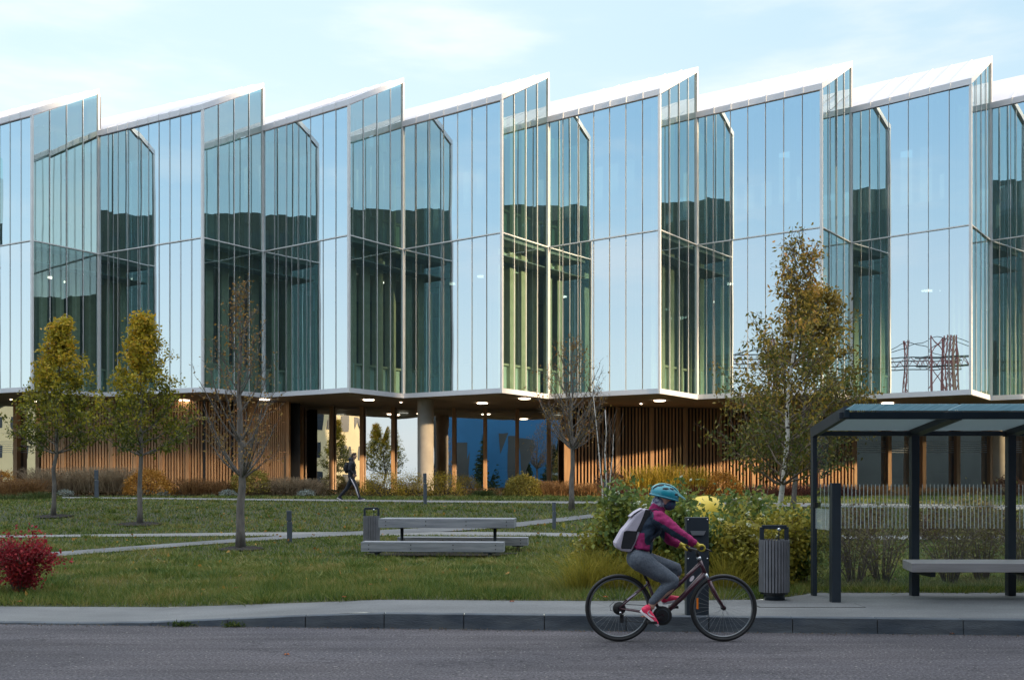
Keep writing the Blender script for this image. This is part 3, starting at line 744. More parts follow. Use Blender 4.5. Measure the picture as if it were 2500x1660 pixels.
for i in range(3):
    q = MB(); q.box(-7 + i * 6.5, -5.2 + i * 6.5, -16.05, -15.95, 1.2, 6.5 + (i % 2), M_tower); q.build('window', bb_)
block('pale_building', 'pale rendered block at the left across the street', -84, -50, -24, 10, 14, M_cream, side=V(-.5, -.86, 0), win=True)
# cream house, turned so its side catches the sun
cb = thing('cream_building', 'cream rendered house lit by low sun, mirrored in the left ground floor windows', 'building', V(-22, -18, 0))
w = MB(); ca, sa = math.cos(R(112)), math.sin(R(112))
def rot(p, o=V(-22, -18, 0)): return V(o.x + p[0] * ca - p[1] * sa, o.y + p[0] * sa + p[1] * ca, p[2])
w.hexa([rot(p) for p in ((-8, 0, 0), (8, 0, 0), (8, 12, 0), (-8, 12, 0))], [rot(p) for p in ((-8, 0, 12), (8, 0, 12), (8, 12, 12), (-8, 12, 12))], M_cream); w.build('wall', cb)
w = MB()
for i in range(4):
    for j in range(3):
        p = (-6.6 + i * 3.7, 1.2 + j * 3.6)
        w.hexa([rot((p[0], -0.04, p[1])), rot((p[0] + 1.7, -0.04, p[1])), rot((p[0] + 1.7, 0.1, p[1])), rot((p[0], 0.1, p[1]))], [rot((p[0], -0.04, p[1] + 1.9)), rot((p[0] + 1.7, -0.04, p[1] + 1.9)), rot((p[0] + 1.7, 0.1, p[1] + 1.9)), rot((p[0], 0.1, p[1] + 1.9))], M_towerwin)
w.build('window_row', cb)

# red tower cranes far off to the left behind the camera, mirrored in the right-hand panes
M_red = mat('crane_red', (0.36, 0.13, 0.12), 0.5)
def mirror_dir(px, py):
    """where the long glass wall left of the 2369 ridge throws the view along this direction"""
    a, b = vp(2077), rp_(2369); T = (b - a).normalized(); N = V(T.y, -T.x, 0)
    d = V((px - CX) / F, 1, (HZ - py) / F); t = (a - V(0, 0, 0)).dot(N) / d.dot(N); hit = V(d.x * t, d.y * t, EYE + d.z * t)
    return hit, d - N * 2 * d.dot(N)
def crane(label, px, ytop, yjib, jib, dist, w):
    hit, d = mirror_dir(px, yjib); k = dist / d.to_2d().length; p = hit + d * k; hit2, d2 = mirror_dir(px, ytop); top = (hit2 + d2 * k).z
    t = thing('tower_crane', label, 'crane', V(p.x, p.y, 0), 'red cranes'); m = MB(); n = int(top / (w * 1.4)); q = [(-w / 2, -w / 2), (w / 2, -w / 2), (w / 2, w / 2), (-w / 2, w / 2)]
    for i in range(n):
        z0, z1 = top * i / n, top * (i + 1) / n
        for j in range(4):
            a, b = q[j], q[(j + 1) % 4]; m.bar((p.x + a[0], p.y + a[1], z0), (p.x + a[0], p.y + a[1], z1), .12, .12, M_red); m.bar((p.x + a[0], p.y + a[1], z0), (p.x + b[0], p.y + b[1], z1), .06, .06, M_red)
    m.build('mast', t); m = MB(); L, back = jib; ax = V(d.y, -d.x, 0).normalized()
    for s in (0, .9):
        m.bar(p + ax * back + V(0, 0, s), p + ax * L + V(0, 0, s), .10, .10, M_tower)
    st = (L - back) / 26
    for i in range(26): m.bar(p + ax * (back + st * i) + V(0, 0, .9 * (i % 2)), p + ax * (back + st * (i + 1)) + V(0, 0, .9 * ((i + 1) % 2)), .05, .05, M_red)
    m.bar(V(p.x, p.y, top), p + ax * L * .7 + V(0, 0, .9), .06, .06, M_tower); m.bar(V(p.x, p.y, top), p + ax * back + V(0, 0, .9), .06, .06, M_tower); m.build('jib', t)
crane('red lattice crane, the broad one mirrored in the glass above the shelter', 2308, 820, 892, (11, -5), 62, 2.0)
crane('slimmer red crane mirrored at the right edge of the glass panel', 2338, 818, 893, (4, -5), 66, .8)
crane('small red crane mirrored left of the broad one', 2208, 832, 905, (6, -6), 66, .7)
# ---------------------------------------------------------------- trees
M_bark = mat('grey_bark', (0.20, 0.175, 0.15), 0.9, nscale=12, col2=(0.12, 0.105, 0.095), bump=0.7, bscale=30, stretch=(1, 1, 0.35))
M_birch = mat('birch_bark', (0.74, 0.70, 0.64), 0.7, nscale=5, col2=(0.58, 0.54, 0.48), bump=0.2, stretch=(1, 1, 4))
M_twig = mat('twig_bark', (0.15, 0.115, 0.085), 0.9)
def birch_marks(m):
    t = m.node_tree; b = t.nodes['Principled BSDF']; src = b.inputs['Base Color'].links[0].from_socket
    tcn = [n for n in t.nodes if n.type == 'TEX_COORD'][0]; mp_ = t.nodes.new('ShaderNodeMapping'); mp_.inputs['Scale'].default_value = (5, 5, 14)
    t.links.new(tcn.outputs['Object'], mp_.inputs[0]); v = t.nodes.new('ShaderNodeTexNoise'); v.inputs['Scale'].default_value = 1.0; v.inputs['Detail'].default_value = 4
    t.links.new(mp_.outputs[0], v.inputs[0]); mr = t.nodes.new('ShaderNodeMapRange'); mr.inputs[1].default_value = 0.60; mr.inputs[2].default_value = 0.66
    t.links.new(v.outputs[0], mr.inputs[0]); mx = t.nodes.new('ShaderNodeMix'); mx.data_type = 'RGBA'; t.links.new(mr.outputs[0], mx.inputs[0]); t.links.new(src, mx.inputs[6])
    mx.inputs[7].default_value = (0.05, 0.045, 0.04, 1); t.links.new(mx.outputs[2], b.inputs['Base Color'])
birch_marks(M_birch)
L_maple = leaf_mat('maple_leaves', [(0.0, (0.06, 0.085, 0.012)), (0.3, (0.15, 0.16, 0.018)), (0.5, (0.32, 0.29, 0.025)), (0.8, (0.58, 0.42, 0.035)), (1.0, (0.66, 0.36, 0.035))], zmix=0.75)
L_rust = leaf_mat('sparse_leaves', [(0.0, (0.16, 0.10, 0.03)), (0.5, (0.38, 0.24, 0.06)), (1.0, (0.36, 0.11, 0.04))])
L_birch = leaf_mat('birch_leaves', [(0.0, (0.06, 0.085, 0.02)), (0.35, (0.14, 0.15, 0.03)), (0.55, (0.27, 0.21, 0.04)), (0.8, (0.62, 0.38, 0.06)), (1.0, (0.78, 0.32, 0.12))], zmix=0.5)  # autumn hues; the warmer top also paints in low sun on the crown
L_oak = leaf_mat('oak_leaves', [(0.0, (0.05, 0.05, 0.015)), (0.4, (0.12, 0.10, 0.02)), (0.7, (0.32, 0.22, 0.035)), (1.0, (0.55, 0.32, 0.04))], zmix=0.5)

def tree(name, label, cat, base, height, crown0, env, tr, nprim, nleaf, lsize, lm, bark, seed, up=1.0, bend=(0, 0), sub=7, group=None, clump=0.13, twig_r=0.006, aspect=0.55, lo_leaf=0.0, topfac=1.0, twigm=None, droop=.3):
    r = random.Random(seed); rn = np.random.default_rng(seed); t = thing(name, label, cat, base, group)
    tw = twigm or bark
    N = 12; tp = []; trr = []
    for i in range(N + 1):
        h = height * i / N * 0.985
        tp.append(base + V(bend[0] * (i / N) ** 1.2 + r.uniform(-1, 1) * 0.018 * height * (0.15 if i < 3 else 0.4), bend[1] * i / N + r.uniform(-1, 1) * 0.01 * height * (i > 2), h - (0.05 if i == 0 else 0)))
        f = i / N; trr.append(tr * (1.25 if i == 0 else 1.0) * max(0.05, (1 - f) ** 0.85))
    mb = MB(); mb.tube(tp, trr, bark, 9)
    def tpt(h):
        f = min(max(h / height / 0.985, 0), 1) * N; i = min(int(f), N - 1); return tp[i].lerp(tp[i + 1], f - i)
    samples = []
    for k in range(nprim):
        f = (k + 0.5) / nprim; z1 = crown0 + (height - crown0) * (f ** 0.95) * 0.985       # height where the branch ends
        Rr = lerp(env, z1 / height) * r.uniform(0.72, 1.08)
        az = k * 2.39996 + r.uniform(-.4, .4)
        z0 = max(crown0 * 0.82, z1 - Rr * up * r.uniform(0.8, 1.2)); 
        a = tpt(z0); e = base + V(Rr * math.cos(az) + bend[0] * (z1 / height), Rr * math.sin(az) + bend[1] * z1 / height, z1)
        path = []; nn = 6
        for i in range(nn + 1):
            u = i / nn; p = a.lerp(e, u); p.z += (z1 - z0) * (-0.12) * math.sin(math.pi * u)
            p += V(r.uniform(-1, 1), r.uniform(-1, 1), r.uniform(-1, 1)) * 0.03 * (Rr if i else 0); path.append(p)
        r0 = max(0.006, tr * 0.34 * (1 - z0 / height) + 0.004)
        mb.tube(path, [r0 * (1 - 0.8 * i / nn) + 0.002 for i in range(nn + 1)], tw, 5, cap=False)
        for s in range(sub):
            u = 0.3 + 0.7 * (s + r.random()) / sub; i = min(int(u * nn), nn - 1); p = path[i].lerp(path[i + 1], u * nn - i)
            out = (e - a).normalized(); d = (out + V(r.gauss(0, .6), r.gauss(0, .6), r.gauss(0.15 * up, .45))).normalized()
            ln = (0.22 + 0.30 * Rr) * r.uniform(0.5, 1.1); q1 = p + d * ln * 0.5 + V(r.gauss(0, .02), r.gauss(0, .02), 0.01); q2 = p + d * ln + V(0, 0, 0.06 * up)
            mb.tube([p, q1, q2], [twig_r, twig_r * 0.8, twig_r * 0.5], tw, 3, cap=False)
            for w in range(9): samples.append((p.lerp(q1, w / 9) if w < 4 else q1.lerp(q2, (w - 4) / 5), 1))
            for _ in range(2):
                g = q1.lerp(q2, r.random()); dd = (d + V(r.gauss(0, .7), r.gauss(0, .7), r.gauss(0.2, .5))).normalized()
                h_ = g + dd * ln * 0.5; mb.tube([g, h_], [twig_r * 0.7, twig_r * 0.4], tw, 3, cap=False)
                for w in range(6): samples.append((g.lerp(h_, w / 5), 1))
    for w in range(int(nprim * 2)): samples.append((tpt(height * (0.80 + 0.2 * w / nprim / 2)), 1))
    mb.build('trunk', t)
    sp = np.array([tuple(s[0]) for s in samples]); zrel = (sp[:, 2] - base.z) / height
    wgt = np.where(zrel < lo_leaf, 0.02, 1.0) * (1 + (topfac - 1) * np.clip((zrel - 0.7) / 0.3, 0, 1)); wgt /= wgt.sum()
    idx = rn.choice(len(sp), nleaf, p=wgt); c = sp[idx] + rn.normal(size=(nleaf, 3)) * clump * np.array([1, 1, 0.8])
    arr_mesh('crown', leaves(c, lsize, rn, aspect=aspect, droop=droop), 4, [lm], t)
    return t
def mulch_ring(p, r=1.0):
    mb = MB(); n = 40; vs = [(p.x, p.y, gz(p.x, p.y) + 0.05)]; rr = random.Random(int(p.x * 10))
    for q in (0.5, 1.0):
        for i in range(n):
            a = 2 * math.pi * i / n; k = r * q * (1 + 0.08 * rr.uniform(-1, 1)); x, y = p.x + k * math.cos(a), p.y + k * math.sin(a)
            vs.append((x, y, gz(x, y) + (0.07 if q < 1 else 0.03) + rr.uniform(-.01, .01)))
    fs = [(0, 1 + i, 1 + (i + 1) % n) for i in range(n)] + [(1 + i, 1 + n + i, 1 + n + (i + 1) % n, 1 + (i + 1) % n) for i in range(n)]
    mb.add(vs, fs, M_mulch); props(mb.build('mulch_ring'), kind='structure')
def ring_bits(p, r):
    pass
g = 'young park trees in the lawn'
b1 = ground_at(130, 1262); b2 = ground_at(341, 1281); b3 = ground_at(588, 1342); b4 = ground_at(1396, 1245)
def s_at(b): return F / b.y
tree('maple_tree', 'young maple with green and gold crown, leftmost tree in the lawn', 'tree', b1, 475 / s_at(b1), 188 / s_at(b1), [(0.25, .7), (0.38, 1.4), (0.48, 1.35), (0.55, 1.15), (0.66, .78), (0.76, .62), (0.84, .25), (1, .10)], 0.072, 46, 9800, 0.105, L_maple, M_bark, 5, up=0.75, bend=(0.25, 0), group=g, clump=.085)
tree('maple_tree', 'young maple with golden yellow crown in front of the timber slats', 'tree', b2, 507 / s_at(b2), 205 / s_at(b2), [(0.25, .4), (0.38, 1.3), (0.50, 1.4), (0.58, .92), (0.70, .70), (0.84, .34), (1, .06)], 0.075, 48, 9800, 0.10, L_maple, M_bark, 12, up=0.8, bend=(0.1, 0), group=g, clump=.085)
tree('bare_tree', 'nearly bare tree with upswept grey branches beside the diagonal path', 'tree', b3, 642 / s_at(b3), 215 / s_at(b3), [(0.3, .5), (0.45, .92), (0.62, .82), (0.78, .5), (0.9, .3), (1, .05)], 0.10, 40, 1500, 0.065, L_rust, M_bark, 8, up=1.9, sub=8, clump=0.05, twig_r=0.0055, group=g)
tree('bare_tree', 'nearly bare fan shaped tree in front of the wide slatted wall', 'tree', b4, 415 / s_at(b4), 180 / s_at(b4), [(0.3, .4), (0.5, 1.0), (0.7, 1.3), (0.85, .9), (1, .1)], 0.095, 38, 1500, 0.075, L_rust, M_bark, 4, up=1.7, sub=8, clump=0.06, twig_r=0.007, group=g)
b5 = foot(1895, 17.3)
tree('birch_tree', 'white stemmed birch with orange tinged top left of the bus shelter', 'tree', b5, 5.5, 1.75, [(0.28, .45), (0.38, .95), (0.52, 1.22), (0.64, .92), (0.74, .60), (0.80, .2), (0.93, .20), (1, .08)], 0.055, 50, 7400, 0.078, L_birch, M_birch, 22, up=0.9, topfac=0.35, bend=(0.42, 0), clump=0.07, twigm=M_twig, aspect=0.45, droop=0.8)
b6 = ground_at(1936, 1258)
tree('oak_tree', 'brown green tree with dark trunk standing behind the white birch', 'tree', b6, 7.1, 2.0, [(0.2, .5), (0.33, 1.9), (0.45, 2.3), (0.58, 1.6), (0.75, 1.1), (0.9, 0.6), (1, .2)], 0.085, 46, 12500, 0.12, L_oak, M_bark, 31, up=0.5, bend=(0.9, 0.3), clump=0.13, twigm=M_twig)
mulch_ring(b1, 0.55); mulch_ring(b2, 0.62); mulch_ring(b3, 0.5)
# three thin white birch stems by the shrubs
def stem(px0, py0, px1, py1, Y, r0, label):
    b = foot(px0, Y); top = at(px1, py1, Y); t = thing('birch_sapling', label, 'sapling', b, 'thin white birch saplings')
    mb = MB(); rr = random.Random(px0); n = 8
    P = [b.lerp(top, i / n) + V(rr.uniform(-.012, .012), 0, 0) for i in range(n + 1)]; mb.tube(P, [r0 * (1 - 0.75 * i / n) for i in range(n + 1)], M_birch, 7); mb.build('trunk', t)
    tb = MB()
    for k in range(22):
        p = b.lerp(top, 0.45 + 0.55 * rr.random()); az = rr.uniform(0, 6.28); q = p + V(.12 * math.cos(az), .12 * math.sin(az), rr.uniform(.1, .35)); tb.tube([p, q, q + V(0.03, 0, .1)], [.004, .003, .002], M_twig, 3)
    tb.build('twigs', t)
stem(1491, 0, 1448, 960, 15.0, 0.016, 'thin white birch sapling leaning left, leftmost of three beside the shrubs')
stem(1476, 0, 1479, 1000, 15.1, 0.02, 'thin white birch sapling standing upright, middle of three beside the shrubs')
stem(1470, 0, 1500, 1060, 14.9, 0.015, 'thin white birch sapling leaning right, rightmost of three beside the shrubs')

# ---------------------------------------------------------------- planting in front of the building
L_dome = leaf_mat('clipped_orange', [(0.0, (0.22, 0.10, 0.02)), (0.5, (0.50, 0.24, 0.04)), (1.0, (0.70, 0.40, 0.07))])
L_domeg = leaf_mat('clipped_olive', [(0.0, (0.12, 0.11, 0.03)), (0.5, (0.32, 0.26, 0.05)), (1.0, (0.55, 0.42, 0.08))])
L_gold = leaf_mat('golden_shrub', [(0.0, (0.12, 0.10, 0.02)), (0.4, (0.34, 0.25, 0.03)), (0.8, (0.62, 0.42, 0.05)), (1.0, (0.70, 0.32, 0.06))])
L_russet = leaf_mat('russet_shrub', [(0.0, (0.05, 0.03, 0.018)), (0.6, (0.14, 0.065, 0.035)), (1.0, (0.25, 0.13, 0.06))])
L_green = leaf_mat('green_shrub', [(0.0, (0.03, 0.055, 0.014)), (0.5, (0.07, 0.11, 0.025)), (1.0, (0.17, 0.18, 0.045))])
L_silver = leaf_mat('silver_shrub', [(0.0, (0.16, 0.2, 0.17)), (1.0, (0.5, 0.55, 0.5))])
L_red = leaf_mat('red_shrub', [(0.0, (0.10, 0.012, 0.016)), (0.5, (0.34, 0.030, 0.045)), (0.85, (0.5, 0.05, 0.04)), (1.0, (0.5, 0.16, 0.04))])
G_buff = leaf_mat('buff_grass', [(0.0, (0.16, 0.12, 0.07)), (0.6, (0.36, 0.27, 0.17)), (1.0, (0.58, 0.45, 0.30))], nscale=3)
G_rust = leaf_mat('rust_grass', [(0.0, (0.12, 0.06, 0.025)), (0.6, (0.28, 0.15, 0.06)), (1.0, (0.45, 0.28, 0.11))], nscale=3)
G_red = leaf_mat('red_grass', [(0.0, (0.06, 0.025, 0.02)), (0.6, (0.16, 0.06, 0.045)), (1.0, (0.25, 0.12, 0.08))], nscale=3)
G_green = leaf_mat('green_grass_clump', [(0.0, (0.035, 0.05, 0.015)), (0.6, (0.08, 0.11, 0.03)), (1.0, (0.2, 0.2, 0.07))], nscale=3)

def dome(label, px, ytop, ybase, hw, Y, lm, n=2600, ls=0.09, name='clipped_bush', cat='bush', group='bushes in the planting bed', loose=0.05, stems=True, flat=1.0):
    s = F / Y; b = foot(px, Y); b.z = EYE + (HZ - ybase) * Y / F; H = (ybase - ytop) / s; Rx = hw / s
    t = thing(name, label, cat, b, group); rn = np.random.default_rng(int(px * 7 + ytop))
    d = rn.normal(size=(n, 3)); d /= np.linalg.norm(d, axis=1)[:, None]; d[:, 2] = np.abs(d[:, 2])
    rad = rn.uniform(0.72, 1.0, n) ** 0.5; lump = 1 + 0.10 * np.sin(d[:, 0] * 5 + px) * np.sin(d[:, 2] * 6 + 1) + 0.06 * np.sin(d[:, 1] * 9)
    c = d * rad[:, None] * lump[:, None] * np.array([Rx, Rx * 0.8, H]) + rn.normal(size=(n, 3)) * loose + np.array(b); c[:, 2] = np.maximum(c[:, 2], b.z)
    arr_mesh('foliage', leaves(c, ls, rn), 4, [lm], t)
    mb = MB(); rr = random.Random(int(px))
    for k in range(14):
        a = rr.uniform(0, 6.28); q = b + V(math.cos(a) * Rx * .7, math.sin(a) * Rx * .5, H * rr.uniform(.5, .85)); mb.tube([b + V(math.cos(a) * .08, math.sin(a) * .08, -.04), (b + q) / 2 + V(0, 0, .1 * H), q], [.012, .008, .004], M_twig, 4)
    mb.build('stems', t); return t
def tuft(label, px, ytop, ybase, hw, Y, gm, n=900, name='ornamental_grass', cat='grass clump', group='ornamental grasses in the planting bed', wid=0.011, spread=1.0, plume=True, arc=0.35):
    s = F / Y; b = foot(px, Y); b.z = EYE + (HZ - ybase) * Y / F; H = (ybase - ytop) / s; Rx = hw / s
    t = thing(name, label, cat, b, group); rn = np.random.default_rng(int(px * 3 + ytop))
    o = rn.normal(size=(n, 2)) * np.array([Rx * 0.42, Rx * 0.3]); out = rn.normal(size=(n, 2)) * 0.28 + o / max(Rx, .1) * 0.5
    h = H * rn.uniform(0.45, 1.0, n); V0 = np.stack([b.x + o[:, 0], b.y + o[:, 1], np.full(n, b.z)], 1)
    P = [V0]
    for u in (0.5, 0.82, 1.0): P.append(V0 + np.stack([out[:, 0] * H * spread * (arc * u + (1 - arc) * u ** 2.5), out[:, 1] * H * spread * u * u, h * (u - 0.18 * u ** 4)], 1))
    a = rn.uniform(0, 3.14, n); w = np.stack([np.cos(a), np.sin(a), 0 * a], 1) * wid
    k = [1, .8, .5, .12]
    q = []
    for i in range(3): q.append(np.stack([P[i] - w * k[i], P[i] + w * k[i], P[i + 1] + w * k[i + 1], P[i + 1] - w * k[i + 1]], 1))
    # seed heads: small leaf flakes at the tips
    m = n // 2 if plume else 0
    vs = np.concatenate([x.reshape(-1, 3) for x in q])
    o_ = arr_mesh('blades', vs, 4, [gm], t)
    if m:
        rep = 5; c = np.repeat(P[3][:m], rep, axis=0) - np.abs(rn.normal(size=(m * rep, 1))) * 0.12 * np.repeat((P[3] - P[2])[:m], rep, axis=0) * 3 + rn.normal(size=(m * rep, 3)) * 0.02
        arr_mesh('seed_heads', leaves(c, 0.05, rn, droop=-.5, aspect=0.35), 4, [gm], t)
    return t
LB = lambda a: a
dome('orange clipped bush at the far left edge, below the leftmost window', 4, 1147, 1198, 42, 46.5, L_dome, 1500)
dome('orange brown clipped dome bush behind the golden maple trunk', 362, 1144, 1205, 60, 45.8, L_dome, 4200)
dome('brown green clipped dome bush behind the bare tree by the fine slats', 612, 1144, 1200, 52, 46.5, L_domeg, 3200)
dome('olive clipped dome bush in front of the blue reflecting window', 1277, 1160, 1214, 47, 45.8, L_domeg, 4200)
dome('dull brown round bush behind the thin birch saplings', 1492, 1152, 1204, 42, 46.5, L_russet, 2600)
dome('tall orange green round bush behind the yellow dome', 1765, 1150, 1222, 52, 45.8, L_dome, 4000)
dome('brown round bush seen through the glass at the right of the shelter', 2462, 1162, 1226, 52, 45.8, L_russet, 3000)
dome('golden loose shrub right of the walking person', 935, 1152, 1214, 62, 45.9, L_gold, 4000, 0.06, 'golden_shrub', 'shrub', 'golden shrubs by the entrance', .10)
dome('golden shrub just left of the round concrete column', 1002, 1158, 1214, 45, 46.2, L_gold, 2600, 0.06, 'golden_shrub', 'shrub', 'golden shrubs by the entrance', .12)
dome('golden shrub just right of the round concrete column', 1085, 1152, 1214, 50, 45.9, L_gold, 3200, 0.06, 'golden_shrub', 'shrub', 'golden shrubs by the entrance', .10)
for i, (px, yt, hw) in enumerate(((1572, 1118, 40), (1630, 1112, 44), (1698, 1122, 40))):
    w = ('left', 'middle', 'right')[i]
    tuft(f'tall yellow stemmed plant behind the cyclist, {w} one of three', px, yt, 1218, hw, 46.2, L_gold, 700, 'tall_perennial', 'perennial', 'tall yellow perennials', wid=0.012, spread=.5)
buffs = [(108, 1128, 1196, 42), (176, 1134, 1200, 40), (232, 1122, 1202, 42), (284, 1126, 1200, 40), (660, 1166, 1208, 32), (704, 1154, 1208, 34), (752, 1160, 1208, 32)]
lab = ['buff feathery grass under the leftmost maple crown', 'buff feathery grass between the leftmost maple and the left bollard', 'tall buff feathery grass directly behind the left bollard', 'buff feathery grass left of the orange dome bush', 'pale curved grass clump in front of the fine slats', 'pale grass clump left of the first window post', 'pale grass clump left of the walking person']
for (px, a, b_, hw), l in zip(buffs, lab): tuft(l, px, a, b_, hw, 46.6, G_buff, 800)
rusts = [(18, 1160, 1216, 40, 44.5), (64, 1156, 1212, 34, 45), (470, 1158, 1206, 40, 46.3), (535, 1166, 1206, 34, 46.3), (1350, 1164, 1214, 36, 46), (1400, 1176, 1216, 26, 46.2), (1440, 1170, 1214, 36, 46), (2140, 1176, 1224, 34, 46), (2230, 1180, 1226, 34, 46), (2350, 1178, 1228, 34, 46)]
lab = ['rusty grass clump at the left edge of the photo', 'rusty grass clump just left of the leftmost maple trunk', 'rusty grass clump right of the orange dome bush', 'rusty grass clump between the two slatted wall sections', 'rusty grass clump right of the olive dome bush', 'small rusty grass clump behind the fan shaped bare tree', 'rusty grass clump left of the thin birch saplings', 'rusty grass seen through the shelter glass, first window', 'rusty grass seen through the shelter glass, second window', 'rusty grass seen through the shelter glass, third window']
for (px, a, b_, hw, Y), l in zip(rusts, lab): tuft(l, px, a, b_, hw, Y, G_rust, 650)
reds = [(1540, 1176, 1218, 40), (1620, 1172, 1220, 44), (1700, 1170, 1220, 44), (1850, 1172, 1222, 40), (1925, 1166, 1222, 40), (2000, 1168, 1222, 44), (2060, 1170, 1222, 36)]
lab = ['dark red grass clump left of the cyclist helmet', 'dark red grass clump behind the cyclist helmet', 'dark red grass clump left of the tall round bush', 'dark red grass clump left of the white birch trunk', 'dark red grass clump between the birch and oak trunks', 'dark red grass clump seen just inside the shelter glass', 'dark red grass clump at the end of the slatted wall']
for (px, a, b_, hw), l in zip(reds, lab): tuft(l, px, a, b_, hw, 45.9, G_red, 700, plume=False)
greens = [(30, 1196, 1236, 46, 40), (95, 1190, 1230, 42, 41), (1180, 1190, 1215, 26, 45.6), (2280, 1192, 1228, 24, 45.6)]
lab = ['broad green grass clump at the left edge behind the lawn', 'broad green grass clump beside the leftmost maple trunk', 'small green grass clump under the dark reflecting window', 'small green grass clump seen through the shelter glass']
for (px, a, b_, hw, Y), l in zip(greens, lab): tuft(l, px, a, b_, hw, Y, G_green, 700, plume=False)
for px, l in ((158, 'silver leaved plant left of the left bollard'), (355, 'silver leaved plant left below the orange dome bush'), (392, 'silver leaved plant in front of the orange dome bush'), (556, 'silver leaved plant left of the bare tree'), (748, 'silver leaved plant behind the walking person')):
    dome(l, px, 1196, 1208, 22, 45.4, L_silver, 420, 0.06, 'silver_plant', 'plant', 'silver leaved edging plants', .03)
# low mixed cover that fills the bed
n = 26000; X = RNG.uniform(-26, 26, n); Y = RNG.uniform(45.4, 53.6, n); hh = 0.12 + 0.22 * (np.sin(X * 1.3) * np.sin(Y * 0.9 + X * 0.4) * 0.5 + 0.5)
c = np.stack([X, Y, 1.05 + RNG.random(n) * hh], 1)
L_cover = leaf_mat('bed_cover', [(0.0, (0.04, 0.045, 0.015)), (0.45, (0.09, 0.07, 0.025)), (0.8, (0.16, 0.09, 0.045)), (1.0, (0.3, 0.24, 0.13))], nscale=0.5)
props(arr_mesh('ground_cover', leaves(c, 0.11, RNG), 4, [L_cover]), 'low brown and green ground cover along the building', 'ground cover', kind='stuff')

# ---------------------------------------------------------------- shrubs near the pavement
def shrub(label, px, Y, H, Rx, lm, n, ls, seed, name='leafy_shrub', group='leafy shrubs behind the pavement', flowers=0, bare=0.0, cat='shrub', aspect=0.6, nst=16, clump=.07, fm=None):
    b = foot(px, Y); t = thing(name, label, cat, b, group); rr = random.Random(seed); rn = np.random.default_rng(seed); mb = MB(); smp = []
    for k in range(nst):
        az = rr.uniform(0, 6.28); rad = Rx * rr.uniform(.25, 1.0); h = H * rr.uniform(.62, 1.0) * (1 - 0.25 * (rad / Rx) ** 2)
        e = b + V(rad * math.cos(az), rad * 0.7 * math.sin(az), h); m_ = b + V(rad * .35 * math.cos(az), rad * .3 * math.sin(az), h * .5)
        P = [b + V(.06 * math.cos(az), .06 * math.sin(az), -.03), m_, e]; P = [P[0], P[0].lerp(P[1], .5) + V(rr.gauss(0, .01), 0, 0), P[1], P[1].lerp(P[2], .5) + V(rr.gauss(0, .02), rr.gauss(0, .02), 0.02), P[2]]
        mb.tube(P, [.011, .009, .007, .005, .003], M_twig, 4)
        for s in range(7):
            u = rr.uniform(.25, 1); p = P[2].lerp(P[4], u) if rr.random() < .7 else P[1].lerp(P[2], u); d = V(rr.gauss(0, 1), rr.gauss(0, 1), rr.gauss(.5, .6)).normalized(); q = p + d * rr.uniform(.12, .3) * (H / 1.3)
            mb.tube([p, q], [.004, .002], M_twig, 3, cap=False)
            for w in range(6): smp.append(p.lerp(q, w / 5))
    mb.build('stems', t); sp = np.array([tuple(p) for p in smp]); idx = rn.integers(0, len(sp), n); c = sp[idx] + rn.normal(size=(n, 3)) * clump
    c[:, 2] = np.maximum(c[:, 2], b.z + .03)
    c[:, 2] += 0
    if n: arr_mesh('foliage', leaves(c, ls, rn, aspect=aspect, droop=.15), 4, [lm], t)
    if flowers:
        fb = MB(); top = sp[sp[:, 2] > b.z + H * .6]
        for k in range(flowers):
            p = Vector(top[rn.integers(0, len(top))]) + V(0, -.04, .04)
            for j in range(5): fb.ball(p + V(rr.gauss(0, .016), rr.gauss(0, .016), rr.gauss(0, .01)), .014, fm or M_flower, 6, 4)
        fb.build('flower_heads', t)
    return t
M_flower = mat('cream_flower', (0.55, 0.58, 0.42), 0.8, island=0.2)
L_hyd = leaf_mat('hydrangea_leaves', [(0.0, (0.06, 0.11, 0.035)), (0.35, (0.14, 0.21, 0.06)), (0.7, (0.32, 0.33, 0.06)), (1.0, (0.60, 0.46, 0.07))], nscale=2.0, zmix=-.35)
L_hydy = leaf_mat('yellowing_leaves', [(0.0, (0.12, 0.13, 0.025)), (0.5, (0.34, 0.30, 0.045)), (1.0, (0.62, 0.46, 0.08))], nscale=2.0)
SH = [(1452, 14.6, .95, .45, L_hydy, 2300, .06, 'low yellow green shrub at the left end of the row'),
      (1515, 14.4, 1.50, .45, L_hyd, 2600, .085, 'tall leafy shrub left of the cyclist backpack'),
      (1585, 14.9, 1.30, .48, L_hydy, 2500, .07, 'yellowing shrub hidden behind the cyclist back'),
      (1640, 14.3, 1.30, .34, L_hyd, 3000, .085, 'leafy shrub behind the cyclist hands'),
      (1655, 16.2, 1.6, .22, L_hyd, 1100, .085, 'tall thin leafy shrub left of the yellow dome'),
      (1735, 14.6, .95, .42, L_hyd, 2400, .08, 'leafy shrub behind the dark information post'),
      (1812, 14.2, 1.10, .42, L_hydy, 2500, .075, 'green shrub between the information post and the litter bin'),
      (1842, 15.6, 1.42, .42, L_hyd, 2200, .08, 'taller green shrub left of the birch trunk'),
      (1905, 14.6, 1.10, .45, L_hydy, 2500, .08, 'green shrub directly behind the right litter bin'),
      (1955, 14.9, 1.08, .42, L_hyd, 2300, .08, 'green shrub beside the left shelter post')]
for i, (px, Y, H, Rx, lm, n, ls, lb_) in enumerate(SH): shrub(lb_, px, Y, H, Rx, lm, n, ls, 100 + i, clump=.10, flowers=(14 if i in (1, 3, 4, 6, 7) else 4))
L_bareleaf = leaf_mat('willow_leaves', [(0.0, (0.09, 0.09, 0.025)), (0.6, (0.20, 0.17, 0.05)), (1.0, (0.34, 0.26, 0.10))])
